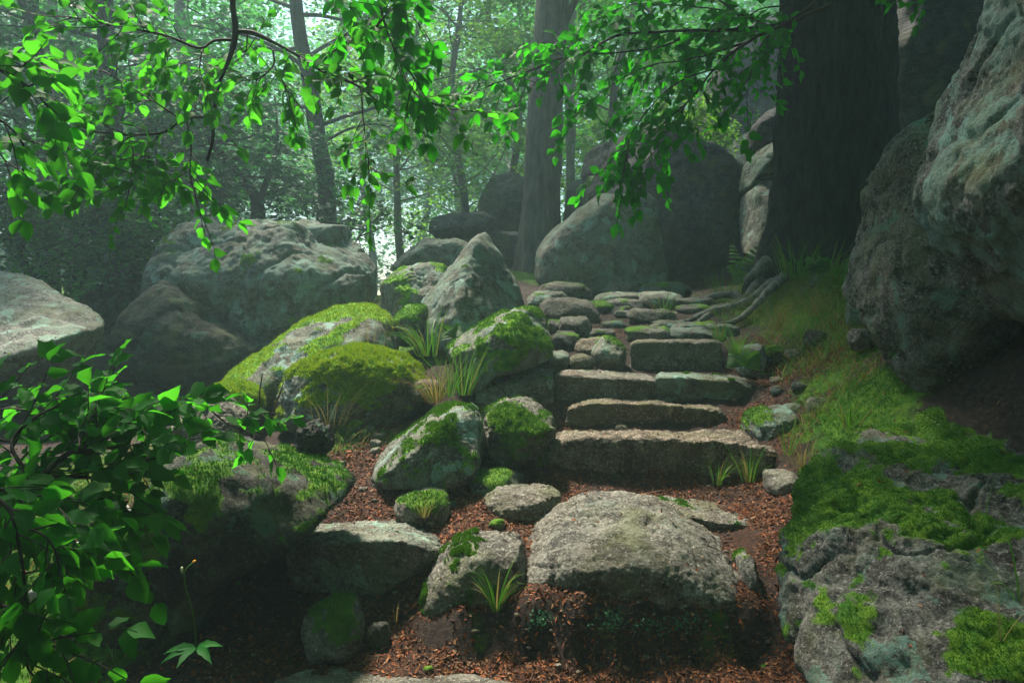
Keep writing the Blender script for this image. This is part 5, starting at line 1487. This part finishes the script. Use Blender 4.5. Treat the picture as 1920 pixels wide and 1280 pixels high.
# ------------------------------------------------------------------ dead wood
def wood(label, rows, r0, r1, mat, name, cat, group=None, sides=9, jit=.5):
    c = resample([P(*q) for q in rows], .03)
    tv, tf = tube(c, np.linspace(r0, r1, len(c)), sides, r0 * jit)
    o = obj(name, tv, tf, M[mat], None, tuple(c[0]))
    return tag(o, label, cat, group)
wood('bleached barkless log lying behind the dark foreground rock', [(60, 1120, 2.75), (110, 1070, 2.9), (150, 1030, 3.05), (185, 995, 3.2), (230, 960, 3.4)], .022, .040, 'deadwood', 'log', 'log', sides=14)
wood('flat reddish chip of bark on the litter at the lowest edge', [(1150, 1240, 2.98), (1180, 1256, 2.95)], .015, .012, 'chip', 'stick', 'stick', 'sticks on the ground')
wood('brown stick resting along the foot of the earth face', [(1210, 1245, 3.0), (1255, 1250, 3.0), (1290, 1252, 2.98)], .010, .008, 'chip', 'stick', 'stick', 'sticks on the ground')
wood('orange brown splinter standing in the litter by the lone round stone', [(744, 1168, 3.1), (746, 1140, 3.08)], .006, .004, 'chip', 'stick', 'stick', 'sticks on the ground')
wood('thin stick leaning on the litter slope behind the streaked boulder', [(720, 830, 4.8), (760, 800, 4.95), (800, 778, 5.0)], .008, .004, 'chip', 'stick', 'stick', 'sticks on the ground')
wood('short stick lying on the tread under the tallest riser', [(1205, 928, 4.2), (1240, 920, 4.24)], .010, .008, 'chip', 'stick', 'stick', 'sticks on the ground')
wood('dark dead stem standing in front of the moss cushion', [(486, 770, 4.75), (487, 735, 4.75), (492, 700, 4.75)], .006, .003, 'twig', 'dead_stem', 'stick', 'dead stems by the mossy boulders')
wood('reddish dead stem leaning against the thickly mossed boulder', [(512, 772, 4.6), (524, 738, 4.6), (532, 716, 4.6)], .005, .002, 'chip', 'dead_stem', 'stick', 'dead stems by the mossy boulders')
# bare arching twig in the mist
e = empty('bare_bush', tuple(P(652, 470, 9.6))); tag(e, 'bare twiggy bush arching out of the mist behind the slab', 'bush')
for rows in ([(648, 478), (655, 455), (672, 446), (690, 455), (702, 480)], [(655, 455), (680, 460), (690, 482)], [(672, 446), (678, 470), (676, 490)], [(690, 455), (696, 470), (690, 488)]):
    c = resample([P(x, y, 9.6) for x, y in rows], .05)
    tv, tf = tube(c, np.linspace(.007, .003, len(c)), 5); obj('twig', tv, tf, M['twig'], e)
# ------------------------------------------------------------------ haze: one closed box of thin air
top_z = 0
bot_z = 1e9
for o in bpy.data.objects:
    if o.type != 'MESH': continue
    bb = np.empty(len(o.data.vertices) * 3, np.float32)
    o.data.vertices.foreach_get('co', bb)
    mw = o.matrix_world if o.parent is None else o.parent.matrix_basis @ o.matrix_basis
    zz = bb.reshape(-1, 3)
    if o.name.startswith('leaf') and len(zz) < 40:
        continue
    zloc = o.location.z + (o.parent.location.z if o.parent else 0)
    top_z = max(top_z, float(zz[:, 2].max()) + zloc)
    bot_z = min(bot_z, float(zz[:, 2].min()) + zloc)
print('scene z', bot_z, top_z)
bx = [-68, 68, -34, 103, bot_z - 1, top_z + .5]
hv = [(x, y, z) for x in bx[:2] for y in bx[2:4] for z in bx[4:]]
hf = [(0, 1, 3, 2), (4, 6, 7, 5), (0, 4, 5, 1), (2, 3, 7, 6), (0, 2, 6, 4), (1, 5, 7, 3)]
hm = bpy.data.materials.new('haze')
hm.use_nodes = True
hm.node_tree.nodes.clear()
ho = hm.node_tree.nodes.new('ShaderNodeOutputMaterial')
hp = hm.node_tree.nodes.new('ShaderNodeVolumePrincipled')
hp.inputs['Color'].default_value = (*HAZE_COL, 1)
hp.inputs['Density'].default_value = HAZE_DENSITY
hp.inputs['Anisotropy'].default_value = HAZE_ANISO
hm.node_tree.links.new(hp.outputs[0], ho.inputs['Volume'])
haze = obj('haze', np.array(hv, float), hf, hm, smooth=False)
tag(haze, 'pale mist hanging among the trees', None, None, 'stuff')
print('tris', sum(len(m.loops) - 2 * len(m.polygons) for m in bpy.data.meshes))
